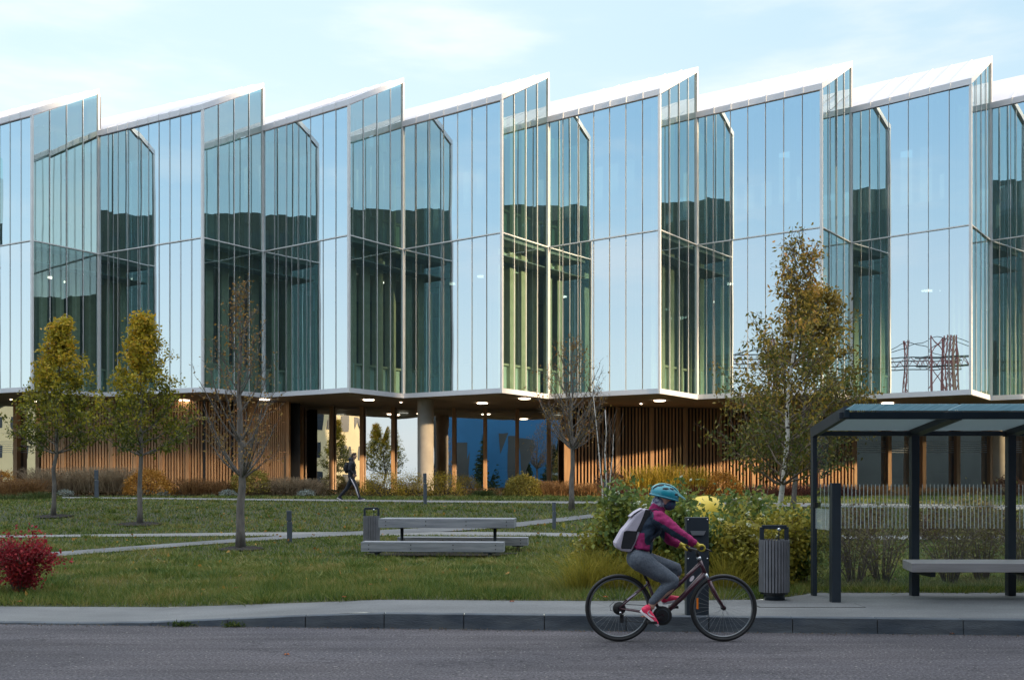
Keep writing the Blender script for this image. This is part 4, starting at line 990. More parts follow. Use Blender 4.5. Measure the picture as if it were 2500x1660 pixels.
for i, (px, Y, H, Rx, n, lb_) in enumerate([(2085, 14.6, 1.2, .7, 700, 'twiggy shrub behind the left shelter glass, nearest the pillar'), (2155, 14.9, 1.3, .85, 900, 'twiggy shrub behind the left shelter glass, beside the middle post'), (2320, 14.7, 1.25, .9, 900, 'twiggy shrub behind the middle of the shelter bench'), (2400, 15.1, 1.3, .85, 900, 'twiggy shrub behind the right shelter glass'), (2500, 14.8, 1.25, .8, 800, 'twiggy shrub at the right edge behind the shelter')]):
    shrub(lb_, px, Y, H, Rx, L_bareleaf, int(n * 1.6), .04, 200 + i, 'twiggy_shrub', 'twiggy shrubs behind the bus shelter', nst=24, clump=.11)
for i, (px, Y, H, Rx, lb_) in enumerate([(1985, 24, .62, .8, 'dark russet bush beyond the left shelter post'), (2110, 25, .7, .9, 'dark russet bush beyond the left shelter glass'), (2280, 25, .72, .9, 'dark russet bush beyond the shelter bench'), (2420, 25, .75, .9, 'dark russet bush beyond the right shelter post')]):
    shrub(lb_, px, Y, H + .15, Rx, L_russet, 2200, .06, 300 + i, 'russet_bush', 'russet bushes beyond the shelter', nst=18, clump=.1)
L_pale = leaf_mat('pale_yellow_leaves', [(0.0, (0.3, 0.2, 0.06)), (1.0, (0.6, 0.45, 0.16))])
shrub('small sapling with bright yellow leaves seen through the shelter', 2385, 27, 1.15, .62, L_pale, 420, .085, 401, 'yellow_sapling', 'yellow leaved saplings', nst=8)
shrub('small sapling with few pale yellow leaves left of the birch', 1850, 20, 1.75, .35, L_pale, 170, .065, 402, 'yellow_sapling', 'yellow leaved saplings', nst=7)
# red shrub at the left
for i, (px, Y, H, Rx, lb_) in enumerate([(48, 14.6, .92, .62, 'bright red shrub at the left edge by the pavement'), (-60, 14.8, .85, .45, 'red shrub cut by the left edge of the photo')]):
    shrub(lb_, px, Y, H, Rx, L_red, 4600, .05, 500 + i, 'red_shrub', 'red shrubs at the left', nst=26, clump=.05)
# rough weeds along the lawn edge
rnw = random.Random(9)
for i in range(0): pass

for i, (px, l) in enumerate(((1425, 'loose yellow green grass at the left end of the leafy shrubs'), (1478, 'loose yellow green grass around the thin birch stems'), (1560, 'loose yellow green grass behind the rear wheel'), (1780, 'loose yellow green grass right of the information post'))):
    tuft(l, px, 1300, 1462, 46, 13.9, L_hydy, 420, 'tall_grass_clump', 'grass clump', 'loose tall grasses along the shrub row', wid=.004, plume=False)

n = 420; X = RNG.uniform(-11, 6, n); Y = RNG.uniform(13.3, 36, n); k = (RNG.random(n) < np.exp(-((X + 5) / 6) ** 2) + .25) & np.array([y > back_y(x) + .1 for x, y in zip(X, Y)]); X, Y = X[k], Y[k]
c = np.stack([X, Y, np.array([gz(x, y) for x, y in zip(X, Y)]) + .05], 1)
L_fall = leaf_mat('fallen_leaves', [(0.0, (0.14, 0.06, 0.02)), (0.5, (0.40, 0.20, 0.04)), (1.0, (0.55, 0.38, 0.08))])
props(arr_mesh('leaf_litter', leaves(c, .075, RNG, droop=0, aspect=.7), 4, [L_fall]), 'small brown and yellow leaves scattered thinly over the lawn', 'leaf litter', kind='stuff')
# ---------------------------------------------------------------- street furniture
M_steel = mat('dark_steel', (0.030, 0.040, 0.052), 0.45, noise=0.15, nscale=4, metal=0.2)
M_bol = mat('bollard_grey', (0.075, 0.09, 0.11), 0.5, noise=0.15, nscale=5)
M_grey = mat('weathered_timber', (0.30, 0.31, 0.33), 0.8, nscale=2.2, col2=(0.20, 0.21, 0.23), stretch=(0.6, 6, 9), bump=0.35, bscale=14)
M_greyd = mat('weathered_timber_gap', (0.05, 0.05, 0.055), 0.9)
M_slat = mat('grey_slat', (0.17, 0.17, 0.185), 0.6, noise=0.2, nscale=6)
M_black = mat('black_rubber', (0.012, 0.012, 0.013), 0.55)
M_chrome = mat('bright_metal', (0.6, 0.62, 0.64), 0.25, metal=0.9)
def bollard(base, h, w, label, turn):
    t = thing('bollard', label, 'bollard', base, 'grey path bollards'); ca, sa = math.cos(turn), math.sin(turn)
    def rr(x, y, z): return V(base.x + x * ca - y * sa, base.y + x * sa + y * ca, base.z + z)
    def bx(z0, z1, w_, m, nm, off=0.0):
        mb = MB(); q = [(-w_ / 2 + off, -w_ / 2), (w_ / 2 + off, -w_ / 2), (w_ / 2 + off, w_ / 2), (-w_ / 2 + off, w_ / 2)]
        mb.hexa([rr(x, y, z0) for x, y in q], [rr(x, y, z1) for x, y in q], m); return mb.build(nm, t, bevel=0.006)
    bx(-0.05, h * 0.66, w, M_bol, 'post'); bx(h * 0.66, h * 0.69, w * 0.7, M_chrome, 'light_slot'); bx(h * 0.69, h, w * 0.98, M_bol, 'head', -0.012)
for px, py, ht, w, l, tn in ((236, 1219, 72, .15, 'dark bollard among the buff grasses, leftmost of the bollards', .3), (707, 1325, 79, .12, 'dark bollard where the two paths meet, left of the litter bin', .2), (1038, 1231, 76, .10, 'slim dark bollard in front of the round concrete column', .5), (1353, 1292, 66, .075, 'slim grey bollard right of the picnic table', .6), (1480, 1262, 90, .11, 'dark bollard behind the thin birch saplings', .2)):
    b = ground_at(px, py); bollard(b, ht * b.y / F, w, l, tn)

# picnic set: a table and two benches of grey planks on edge, each on its own steel legs
TA = R(4.0)
def slab(t, o, L, Wd, th, top, n, legs):
    """plank slab centred at o (Vector on ground), long axis turned by TA"""
    ax = V(math.cos(TA), -math.sin(TA) , 0); ay = V(math.sin(TA), math.cos(TA), 0); z0 = o.z
    pw = Wd / n
    mb = MB()
    for k in range(n):
        c = o + ay * (-Wd / 2 + pw * (k + .5)); a = c - ax * L / 2; b = c + ax * L / 2
        mb.bar(V(a.x, a.y, z0 + top - th / 2), V(b.x, b.y, z0 + top - th / 2), pw - 0.008, th, M_grey)
    mb.build('tabletop' if top > .6 else 'seat', t, bevel=0.004)
    mb = MB(); front = o - ay * (Wd / 2 + .001)
    for k in range(4):
        for zz in (.3, .72):
            p = front + ax * (-L / 2 + L * (0.055 + k * .2967)); c = V(p.x, p.y - .004, z0 + top - th * zz)
            mb.lathe([(0, -.004), (.011, -.004), (.011, .004)], M_black, c, 10, axis='y')
    mb.build('bolt_heads', t)
    for sx in (-1, 1):
        for sy in (-1, 1):
            if top > .6 and sy == 1: continue
            lb = MB(); p = o + ax * sx * (L / 2 - legs[0]) + ay * (sy * legs[1] if top < .6 else 0)
            lb.tube([(p.x, p.y, z0 - .05), (p.x, p.y, z0 + top - th - .02)], .034 if top > .6 else .028, M_steel, 12)
            lb.box(p.x - .12, p.x + .12, p.y - .05, p.y + .05, z0 + top - th - .022, z0 + top - th, M_steel); lb.build('leg', t)
YT = 21.3
tc_ = V((1092 - CX) * YT / F, YT + .35, gz(0, YT)); zt = EYE + (HZ - 1266) * YT / F - tc_.z
t = thing('picnic_table', 'grey weathered timber picnic table on steel posts', 'table', tc_)
slab(t, tc_, 2.78, .78, .185, zt, 7, (.42, 0))
yb = 20.35; bc = V((1056 - CX) * yb / F, yb + .2, gz(0, yb)); t = thing('bench', 'pale grey timber bench on the near side of the picnic table', 'bench', bc, 'benches at the picnic table')
slab(t, bc, 2.80, .40, .19, EYE + (HZ - 1323) * yb / F - bc.z, 4, (.28, .14))
yb = 22.3; bc = V((1130 - CX) * yb / F, yb + .2, gz(0, yb)); t = thing('bench', 'darker grey timber bench on the far side of the picnic table', 'bench', bc, 'benches at the picnic table')
slab(t, bc, 2.80, .40, .17, EYE + (HZ - 1311.5) * yb / F - bc.z, 4, (.22, .14))
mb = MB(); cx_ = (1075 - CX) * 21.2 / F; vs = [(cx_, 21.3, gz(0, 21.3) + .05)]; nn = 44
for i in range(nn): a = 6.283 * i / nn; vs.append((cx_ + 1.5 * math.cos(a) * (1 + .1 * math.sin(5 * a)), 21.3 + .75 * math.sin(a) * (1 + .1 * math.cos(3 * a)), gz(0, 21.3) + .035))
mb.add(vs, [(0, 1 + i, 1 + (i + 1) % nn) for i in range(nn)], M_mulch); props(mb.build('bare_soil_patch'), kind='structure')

def bin_(base, R_, H, Hh, label, n=30, turn=0.0):
    t = thing('litter_bin', label, 'litter bin', base, 'slatted litter bins')
    mb = MB()
    for k in range(n):
        a = 6.283 * k / n; c = V(base.x + R_ * math.cos(a), base.y + R_ * math.sin(a), base.z)
        mb.bar(c + V(0, 0, .10), c + V(0, 0, H), .024 * R_ / .17, .016, M_slat, up=V(math.cos(a), math.sin(a), 0))
    mb.build('slats', t)
    mb = MB(); mb.lathe([(R_ * .93, .07), (R_ * .93, H - .02), (R_ * .80, H - .02), (R_ * .80, .2), (0, .2)], M_black, base, 28); mb.build('liner', t)
    mb = MB(); mb.lathe([(0, 0), (R_ * .72, 0), (R_ * .72, .09), (0, .09)], M_steel, base, 24); mb.build('base', t)
    mb = MB(); w = R_ * .86; ct, st = math.cos(turn), math.sin(turn)
    P = [V(base.x + x * ct, base.y + x * st, base.z + z) for x, z in ((-w, H - .05), (-w, Hh), (w, Hh), (w, H - .05))]
    for a, b in zip(P, P[1:]): mb.bar(a, b + (b - a).normalized() * .0, .05, .035, M_steel, up=V(-st, ct, 0))
    mb.build('handle_frame', t, bevel=.004)
    mb = MB(); p = (P[1] + P[2]) / 2 + V(w * .35, -.03, -.03); mb.lathe([(.0, -.012), (.022, -.012), (.022, .012)], M_chrome, p, 12, axis='y'); mb.bar(p + V(0, .01, 0), p + V(0, .01, -(Hh - H)), .012, .012, M_steel); mb.build('lock', t)
bb2 = foot(1890, 12.98); bin_(bb2, .178, .745, .90, 'slatted litter bin on the pavement left of the bus shelter')
Yb = 23.2; b = foot(907, Yb); s_ = F / Yb; bin_(b, .178, .70 + .0, .865, 'slatted litter bin behind the left end of the picnic table', turn=.1)

# dark information post
t = thing('information_post', 'dark metal post with a small silver scanner plate behind the front wheel', 'post', V((1703.5 - CX) * 11.42 / F, 11.5, kerb_h(2)))
x = t.location.x; z0 = t.location.z
mb = MB(); mb.box(x - .123, x + .123, 11.42, 11.55, z0, z0 + 1.07, M_steel); mb.build('body', t, bevel=.004)
mb = MB(); zc = EYE + (HZ - 1301) * 11.42 / F; mb.prism([(x - .085, zc + .024), (x + .085, zc + .024), (x + .062, zc - .022), (x - .062, zc - .022)], 11.40, 11.425, mat('brushed_plate', (0.28, .29, .3), .35, metal=.6)); mb.build('scanner_plate', t)
mb = MB()
for dx in (-.105, .105):
    for dz in (1.045, .62): mb.lathe([(0, -.004), (.008, -.004), (.008, .004)], M_chrome, (x + dx, 11.418, z0 + dz), 8, axis='y')
mb.build('screws', t)

# yellow dome behind the shrubs
t = thing('yellow_dome', 'bright yellow rounded dome standing behind the leafy shrubs', 'play dome', foot(1722, 18.6))
c = t.location; mb = MB(); H = EYE + (HZ - 1210) * 18.6 / F - c.z
prof = [(.62, 0), (.60, H * .28), (.56, H * .42), (.42, H * .72)] + [(.42 * math.cos(a), H * .72 + H * .28 * math.sin(a)) for a in [R(12 * k) for k in range(1, 8)]] + [(0.0, H)]
mb.lathe(prof, mat('yellow_paint', (0.78, .56, .05), .45), c, 40); mb.build('shell', t)
mb = MB(); mb.lathe([(.645, H * .02), (.645, H * .10), (.6, H * .1)], M_steel, c, 40); mb.build('foot_ring', t)

# ---------------------------------------------------------------- bus shelter
SG = glass_mat('shelter_glass', base=0.05, edge=0.7, tcol=(0.90, 0.95, 0.93), gcol=(0.9, 0.97, 1.0), power=3.0)
M_frit = mat('white_glass_print', (0.80, 0.86, 0.84), 0.6)
M_roofp = mat('frosted_roof_panel', (0.42, 0.48, 0.49), 0.35, trans=0.5)
M_blueroof = mat('blue_ribbed_sheet', (0.20, 0.38, 0.46), 0.3, nscale=1.0, col2=(.34, .54, .62), stretch=(60, 1, 1), trans=0.3)
zp = kerb_h(5); YR = 13.45
sh = thing('bus_shelter', 'dark steel and glass bus shelter with translucent roof', 'bus shelter', V(5.5, YR, zp))
XL = (1987 - CX) * YR / F; XM = (2232 - CX) * YR / F; XR = (2467 - CX) * YR / F; DX = XR - XM; XE = XR + DX
zback = EYE + (HZ - 1060) * YR / F; 
for i, xx in enumerate((XL, XM, XR, XE)):
    mb = MB(); w = .055 if i == 0 else .10; mb.box(xx - w / 2, xx + w / 2, YR - .05, YR + .05, zp, zback + .02, M_steel); mb.build('post', sh, bevel=.004)
YF = 12.2; zfb = EYE + (HZ - 1023) * YF / F; zft = EYE + (HZ - 1006) * YF / F; XF = (2046 - CX) * YF / F
mb = MB(); mb.box(XF, XE + .05, YF - .04, YF + .04, zfb, zft, M_steel); mb.build('front_beam', sh, bevel=.004)
mb = MB(); mb.box(XL, XE, YR - .045, YR + .045, zback - .02, zback + .035, M_steel); mb.build('rear_beam', sh)
def arm(xb, xf, w, d=.10, y1=YF, z1=None):
    m = MB(); z1 = z1 or (zfb + zft) / 2; m.bar(V(xb, YR + .06, zback + .07 - .05), V(xf, y1, z1), w, d, M_steel); m.build('roof_arm', sh)
arm(XL - .0, XL + .0, .06, .13, 12.12, zft - .0)
arm(XM, XM, .15, .10); arm(XR, XR, .15, .10); arm(XE, XE, .06, .12)
mb = MB(); 
for a, b in ((XL, XM), (XM, XR), (XR, XE)):
    mb.add([(a + .05, YF + .04, zfb + .05), (b - .05, YF + .04, zfb + .05), (b - .05, YR, zback + .05), (a + .05, YR, zback + .05)], [(0, 1, 2, 3)], M_roofp)
    mb.add([(a + .05, YF + .04, zfb + .07), (b - .05, YF + .04, zfb + .07), (b - .05, YR, zback + .07), (a + .05, YR, zback + .07)], [(0, 1, 2, 3)], M_roofp)
mb.build('roof_panel', sh)
mb = MB(); n = 150; z0_, z1_ = zft + .012, EYE + (HZ - 988) * 11.8 / F
for k in range(n):
    a = XF + .06 + (XE - XF) * k / n; b = XF + .06 + (XE - XF) * (k + 1) / n; m_ = (a + b) / 2
    if 0.495 < (a - XF) / (XE - XF) * 1.55 - .0 < .502: continue
    mb.add([(a, YF - .02, z0_), (m_, YF - .02, z0_ + .014), (b, YF - .02, z0_), (b, 11.8, z1_), (m_, 11.8, z1_ + .014), (a, 11.8, z1_)], [(0, 1, 4, 5), (1, 2, 3, 4)], M_blueroof)
mb.build('ribbed_visor', sh)
# glazing with printed white lines
for a, b in ((XL + .03, XM - .05), (XM + .05, XR - .05), (XR + .05, XE - .05)):
    g_ = MB(); g_.add([(a, YR, zp + .12), (b, YR, zp + .12), (b, YR, zback - .02), (a, YR, zback - .02)], [(0, 1, 2, 3)], SG); go = g_.build('glass_panel', sh)
    f = MB(); zt_ = EYE + (HZ - 1182) * YR / F; zm = EYE + (HZ - 1235) * YR / F; zb2 = EYE + (HZ - 1289) * YR / F; k = 0; x = a + .05
    while x < b - .03:
        f.box(x, x + .007, YR - .012, YR - .006, zm + .006, zt_, M_frit); f.box(x + .012, x + .019, YR - .012, YR - .006, zb2, zm - .012, M_frit); x += .0505
    f.box(a, b, YR - .014, YR - .004, zm - .006, zm + .0, M_frit); f.build('printed_lines', go)
# side glass and the dark pillar
YP = 12.72; XP = (2039 - CX) * YP / F
g_ = MB(); g_.add([(XL, YR - .06, zp + .08), (XP - .03, YP + .06, zp + .08), (XP - .03, YP + .06, zp + 1.40), (XL, YR - .06, zp + 1.40)], [(0, 1, 2, 3)], SG); go = g_.build('side_glass', sh)
f = MB()
for k in range(14):
    u = (k + .5) / 14; px_ = V(XL, YR - .07, 0).lerp(V(XP - .03, YP + .05, 0), u); f.box(px_.x - .003, px_.x + .003, px_.y - .004, px_.y, EYE + (HZ - 1289) * YR / F, EYE + (HZ - 1240) * YR / F, M_frit)
f.build('printed_lines', go)
mb = MB(); mb.box(XL - .02, XL + .06, YR - .1, YR - .05, EYE + (HZ - 1238) * YR / F, EYE + (HZ - 1226) * YR / F, M_black); mb.build('glass_clamp', sh)
mb = MB(); mb.box(XP - .055, XP + .055, YP - .055, YP + .055, zp - .01, EYE + (HZ - 1179) * YP / F, M_steel); mb.build('corner_pillar', sh, bevel=.004)
# bench
zb_ = EYE + (HZ - 1374) * 12.75 / F
mb = MB(); xa = (2226 - CX) * 12.72 / F; xb3 = XE
mb.hexa([(xa, 12.72, zb_ - .11), (xb3, 12.72, zb_ - .115), (xb3, YR - .08, zb_ - .115), (xa + .13, YR - .08, zb_ - .11)], [(xa, 12.72, zb_), (xb3, 12.72, zb_ - .01), (xb3, YR - .08, zb_ + .0), (xa + .13, YR - .08, zb_ + .0)], mat('shelter_seat_timber', (.33, .31, .31), .7, noise=.2, nscale=3, stretch=(.5, 6, 6), bump=.2)); mb.build('bench_seat', sh, bevel=.006)
for xx in (XM, XR):
    mb = MB(); mb.box(xx - .03, xx + .03, 12.85, YR - .05, zb_ - .18, zb_ - .117, M_steel); mb.build('bench_bracket', sh)
# small plants and leaves that drifted against the kerb
M_fallen = mat('fallen_leaf', (0.42, .12, .03), .7, island=.3)
lv = [(458, 1528), (1475, 1462), (50, 1470), (575, 1436), (1455, 1350), (2330, 1546), (845, 1462), (905, 1428), (1250, 1470), (1560, 1520), (700, 1600)]
lab = ['orange leaf on the low kerb by the weeds', 'red leaf by the rear wheel behind the pavement', 'orange leaf under the red shrub', 'orange leaf in the grass below the bare tree', 'brown leaf beside the thin birch saplings', 'pale leaf at the foot of the kerb below the shelter bench', 'brown leaf on the pavement edge below the picnic bench', 'orange leaf in the grass left of the picnic bench', 'brown leaf at the pavement edge right of the picnic table', 'brown leaf on the kerb between the two wheels', 'brown leaf on the open road at lower left']
rl = random.Random(5)
for (px, py), l in zip(lv, lab):
    Y = 12.0
    for _ in range(30):
        X = (px - CX) * Y / F; z = 0.0 if Y < kerb_y(X) else (kerb_h(X) if Y < back_y(X) + .02 else gz(X, Y) + .05); Y = Y * .5 + .5 * (F * (EYE - z) / (py - HZ))
    t = MB(); c = V(X, Y, z + .012); a = rl.uniform(0, 6.28); r_ = .035
    P = []
    for k in range(10):
        q = a + k * .628; rr_ = r_ * (1 if k % 2 == 0 else .5); P.append((c.x + rr_ * math.cos(q), c.y + rr_ * math.sin(q), c.z + (.012 if k % 2 else .0)))
    t.add([tuple(c)] + P, [(0, 1 + k, 1 + (k + 1) % 10) for k in range(10)], M_fallen)
    props(t.build('fallen_leaf'), l, 'leaf', 'fallen leaves')
def weed(px, py, l, r_, sd_):
    Y = 12.0
    for _ in range(20): X = (px - CX) * Y / F; Y = kerb_y(X) - .02
    rn = np.random.default_rng(sd_); n = 120; o = rn.normal(size=(n, 2)) * r_; c = np.stack([X + o[:, 0], Y + o[:, 1] * .25, rn.random(n) * r_ * .5 + .005], 1)
    props(arr_mesh('kerb_weed', leaves(c, .05, rn, aspect=.3, droop=-.3), 4, [L_green]), l, 'weed', 'weeds growing along the kerb')
weed(445, 1530, 'flat green weed growing at the foot of the low kerb', .07, 1); weed(568, 1522, 'upright grassy weed growing from the kerb joint', .06, 2)

# inspection cover in the pavement
t = thing('inspection_cover', 'thin rectangular inspection cover set in the pavement below the litter bin', 'cover', V(0, 0, 0)); t.location = V((1975 - CX) * 12.3 / F, 12.35, kerb_h(3)); ORI[t.name] = t.location.copy()
c = t.location; mb = MB(); z = c.z + .003
for (x0, x1, y0, y1) in ((-.62, .62, -.2, -.188), (-.62, .62, .188, .2), (-.62, -.608, -.188, .188), (.608, .62, -.188, .188)): mb.box(c.x + x0, c.x + x1, c.y + y0, c.y + y1, z - .02, z, M_mulch)
mb.build('frame', t); mb = MB(); mb.box(c.x - .606, c.x + .606, c.y - .186, c.y + .186, z - .02, z + .002, M_pave); mb.build('lid', t)
# conifers on the far side of the street, mirrored in the blue window bays
L_fir = leaf_mat('fir_needles', [(0.0, (0.012, 0.03, 0.014)), (1.0, (0.05, 0.085, 0.03))])
def fir(x, y, h, label):
    t = thing('conifer_tree', label, 'tree', V(x, y, 0), 'conifers across the street'); rn = np.random.default_rng(int(abs(x) * 9)); mb = MB(); mb.tube([(x, y, 0), (x, y, h)], [.14, .02], M_bark, 7); mb.build('trunk', t)
    n = 5200; f = rn.random(n) ** .8; r = (1 - f) * h * .24 * (0.45 + .55 * ((f * 14) % 1.0)) * rn.uniform(.3, 1, n) ** .5; a = rn.random(n) * 6.283
    c = np.stack([x + r * np.cos(a), y + r * np.sin(a), .5 + f * (h - .5)], 1); arr_mesh('crown', leaves(c, .34, rn, aspect=.4, droop=.6), 4, [L_fir], t)
for x, y, h, l in ((-3.2, -13, 8.5, 'tall conifer mirrored in the bay right of the concrete column'), (1.6, -12.5, 6.5, 'conifer mirrored in the middle blue bay'), (5.2, -13.2, 8.0, 'conifer mirrored beside the thick timber post'), (24, -14, 9, 'conifer mirrored in the first bay behind the shelter'), (32, -13, 8, 'conifer mirrored in the second bay behind the shelter'), (40, -14, 9.5, 'conifer mirrored in the third bay behind the shelter')): fir(x, y, h, l)
# ---------------------------------------------------------------- organic shapes: closed tubes and balls fused by a voxel remesh, then baked
def organic(name, mb, voxel, parent, smooth=6, paint=None, factor=0.5):
    me = bpy.data.meshes.new('tmp'); me.from_pydata(mb.v, [], mb.f); me.update()
    ob = bpy.data.objects.new('tmp', me); COL.objects.link(ob)
    rm = ob.modifiers.new('r', 'REMESH'); rm.mode = 'VOXEL'; rm.voxel_size = voxel
    sm = ob.modifiers.new('s', 'SMOOTH'); sm.iterations = smooth; sm.factor = factor
    dg = bpy.context.evaluated_depsgraph_get(); dg.update()
    m2 = bpy.data.meshes.new_from_object(ob.evaluated_get(dg)); bpy.data.objects.remove(ob); m2.name = name
    o = ORI[parent.name]; n = len(m2.vertices); co = np.empty(n * 3, dtype=np.float32); m2.vertices.foreach_get('co', co)
    co = co.reshape(-1, 3); co -= np.array(o, dtype=np.float32); m2.vertices.foreach_set('co', co.ravel())
    m2.materials.clear()
    for m in mb.ms: m2.materials.append(m)
    idx = np.zeros(len(m2.polygons), dtype=np.int32)
    if paint:
        c = np.empty(len(m2.polygons) * 3, dtype=np.float32); m2.polygons.foreach_get('center', c); c = c.reshape(-1, 3) + np.array(o, dtype=np.float32)
        idx = np.array([paint(Vector(p)) for p in c], dtype=np.int32)
    m2.polygons.foreach_set('material_index', idx); m2.polygons.foreach_set('use_smooth', np.ones(len(m2.polygons), dtype=bool)); m2.update()
    ob = bpy.data.objects.new(name, m2); COL.objects.link(ob); ob.parent = parent; ORI[ob.name] = o
    return ob
def limb(mb, P, rad, m, n=12):
    """smooth closed limb through joints, rounded ends"""
    P = [Vector(p) for p in P]; pts = []; rr = []
    for i in range(len(P) - 1):
        for k in range(6):
            t = k / 6; a = P[max(i - 1, 0)]; b = P[i]; c = P[i + 1]; d = P[min(i + 2, len(P) - 1)]
            lin = b.lerp(c, t); cat = 0.5 * ((2 * b) + (c - a) * t + (2 * a - 5 * b + 4 * c - d) * t * t + (3 * b - a - 3 * c + d) * t ** 3)
            pts.append(lin.lerp(cat, 0.6)); r0, r1 = rad[i], rad[i + 1]; s = t * t * (3 - 2 * t)
            if hasattr(r0, '__len__') or hasattr(r1, '__len__'):
                r0 = r0 if hasattr(r0, '__len__') else (r0, r0); r1 = r1 if hasattr(r1, '__len__') else (r1, r1)
                rr.append((r0[0] + (r1[0] - r0[0]) * s, r0[1] + (r1[1] - r0[1]) * s))
            else: rr.append(r0 + (r1 - r0) * s)
    pts.append(P[-1]); rr.append(rad[-1]); mb.tube(pts, rr, m, n)
    for p, r in ((P[0], rad[0]), (P[-1], rad[-1])):
        q = min(r) if hasattr(r, '__len__') else r; mb.ball(p, q * .98, m, 12, 8)

M_skin = mat('skin', (0.50, 0.30, 0.22), 0.55, noise=.05, nscale=20)
M_mag = mat('magenta_fabric', (0.30, 0.010, 0.105), 0.85, noise=.25, nscale=25, bump=.9, bscale=14)
M_navy = mat('navy_fabric', (0.014, 0.030, 0.058), 0.85, noise=.25, nscale=20, bump=.9, bscale=14)
M_ink = mat('black_fabric', (0.012, 0.012, 0.016), 0.8, bump=.3, bscale=18, noise=.2, nscale=14)
M_leg = mat('heather_leggings', (0.115, 0.135, 0.165), 0.85, nscale=60, col2=(0.075, 0.09, 0.115), bump=.15, bscale=15)
M_glove = mat('yellow_glove', (0.50, 0.40, 0.035), 0.6, noise=.15, nscale=20)
M_pink = mat('neon_pink', (0.95, 0.045, 0.13), 0.55, noise=.1, nscale=60)
M_sole = mat('white_sole', (0.78, 0.70, 0.74), 0.6)
M_teal = mat('helmet_teal', (0.008, 0.17, 0.25), 0.3, nscale=5, col2=(0.015, 0.27, 0.34), coat=.4)
M_aqua = mat('helmet_aqua', (0.28, 0.62, 0.62), 0.3, coat=.4)
M_scarf = mat('patterned_scarf', (0.42, 0.46, 0.52), 0.8, nscale=34, col2=(0.03, 0.03, 0.10))
M_scarfd = mat('dark_scarf', (0.035, 0.03, 0.10), 0.8, nscale=30, col2=(0.02, 0.07, 0.10))
M_bag = mat('lilac_bag', (0.48, 0.44, 0.52), 0.75, noise=.1, nscale=12, bump=.3, bscale=14)
M_maroon = mat('maroon_frame', (0.055, 0.008, 0.018), 0.3, coat=.5)
YC = 10.6
def Z5(u, v, dy=0.0): 
    s = YC / F; return V((1400 + u * .287 - CX) * s, YC + dy, EYE + (HZ - 1150 - v * .287) * s)
UM = .287 * YC / F            # metres per zoom unit

# ---- bicycle
bk = thing('bicycle', 'dark maroon step through bicycle ridden along the road', 'bicycle', V(Z5(830, 0).x, YC, 0))
WR = 0.341; hr = V(Z5(385, 0).x, YC, WR); hf = V(Z5(1275, 0).x, YC, WR - .003)
hf.z = WR
def wheel(c, reflector):
    mb = MB(); n = 72
    ring = lambda r: [c + V(r * math.cos(6.28318 * k / n), 0, r * math.sin(6.28318 * k / n)) for k in range(n)]
    mb.tube(ring(WR - .019), .0195, M_black, 10, closed=True); w = mb.build('wheel', bk); w.name = 'wheel'
    r = MB(); r.tube(ring(WR - .045), (.011), mat('rim_grey', (.16, .17, .18), .35, metal=.7), 8, closed=True); r.build('rim', w)
    s = MB()
    for k in range(32):
        a = 6.28318 * k / 32; sgn = 1 if k % 2 else -1; b = a + (.45 if (k // 2) % 2 else -.45)
        s.tube([c + V(.02 * math.cos(b), .03 * sgn, .02 * math.sin(b)), c + V((WR - .05) * math.cos(a), 0, (WR - .05) * math.sin(a))], .0010, mat('spoke_steel', (.28, .29, .3), .4, metal=.8), 4, cap=False)
    s.build('spokes', w)
    h = MB(); h.lathe([(0, -.05), (.012, -.05), (.012, -.033), (.024, -.03), (.016, -.02), (.016, .02), (.024, .03), (.012, .033), (.012, .05), (0, .05)], M_black, c, 16, axis='y'); h.build('hub', w)
    if reflector:
        f = MB(); p = c + V(-.265, -.012, .045); f.box(p.x - .009, p.x + .009, p.y - .006, p.y + .006, p.z - .055, p.z + .055, mat('orange_reflector', (.85, .22, .01), .35)); f.build('reflector', w)
    return w
wheel(hr, False); wheel(hf, True)
bbp = Z5(750, 1222); ht = Z5(1075, 760); hb = Z5(1120, 870); st = Z5(628, 930); sad = Z5(548, 790)
mb = MB()
mb.tube([ht, hb], .021, M_maroon, 12)
mb.tube([Z5(1112, 868), Z5(935, 1060), Z5(765, 1222)], [.026, .027, .024], M_maroon, 12)
mb.tube([Z5(1078, 785), Z5(930, 930), Z5(800, 1050), Z5(700, 1080)], [.020, .021, .018, .016], M_maroon, 12)
mb.tube([bbp, Z5(685, 1085), st], .017, M_maroon, 10)
mb.lathe([(0, -.036), (.022, -.036), (.022, .036), (0, .036)], M_maroon, bbp, 14, axis='y')
for sy in (-1, 1):
    mb.tube([Z5(735, 1220, .02 * sy), Z5(560, 1190, .045 * sy), hr + V(0, .062 * sy, 0)], [.011, .009, .008], M_maroon, 8)
    mb.tube([Z5(636, 955, .015 * sy), Z5(520, 1045, .045 * sy), hr + V(0, .062 * sy, 0)], [.009, .008, .008], M_maroon, 8)
fr = mb.build('frame', bk)
mb = MB(); c = Z5(1003, 910); q = MB()
for k in range(14):
    a = 6.283 * k / 14; q.v.append(tuple(c + V(.022 * math.cos(a) + .010 * math.sin(a), -.031, .030 * math.sin(a) + .006 * math.cos(a))))
q.f.append(tuple(range(14))); q.m.append(0); q.sm.append(False); q.ms.append(M_sole); q.build('frame_badge', fr)
q = MB(); q.bar(Z5(450, 1088, -.056), Z5(528, 1032, -.054), .006, .012, M_bag); q.build('frame_decal', fr)
mb = MB(); crown = Z5(1150, 930)
mb.tube([Z5(1118, 862), crown], .019, M_chrome, 10); mb.bar(crown + V(0, -.055, 0), crown + V(0, .055, 0), .035, .03, M_maroon)
for sy in (-1, 1): mb.tube([crown + V(0, .05 * sy, 0), Z5(1200, 1040, .055 * sy), hf + V(0, .062 * sy, 0)], [.018, .016, .011], M_maroon, 10)
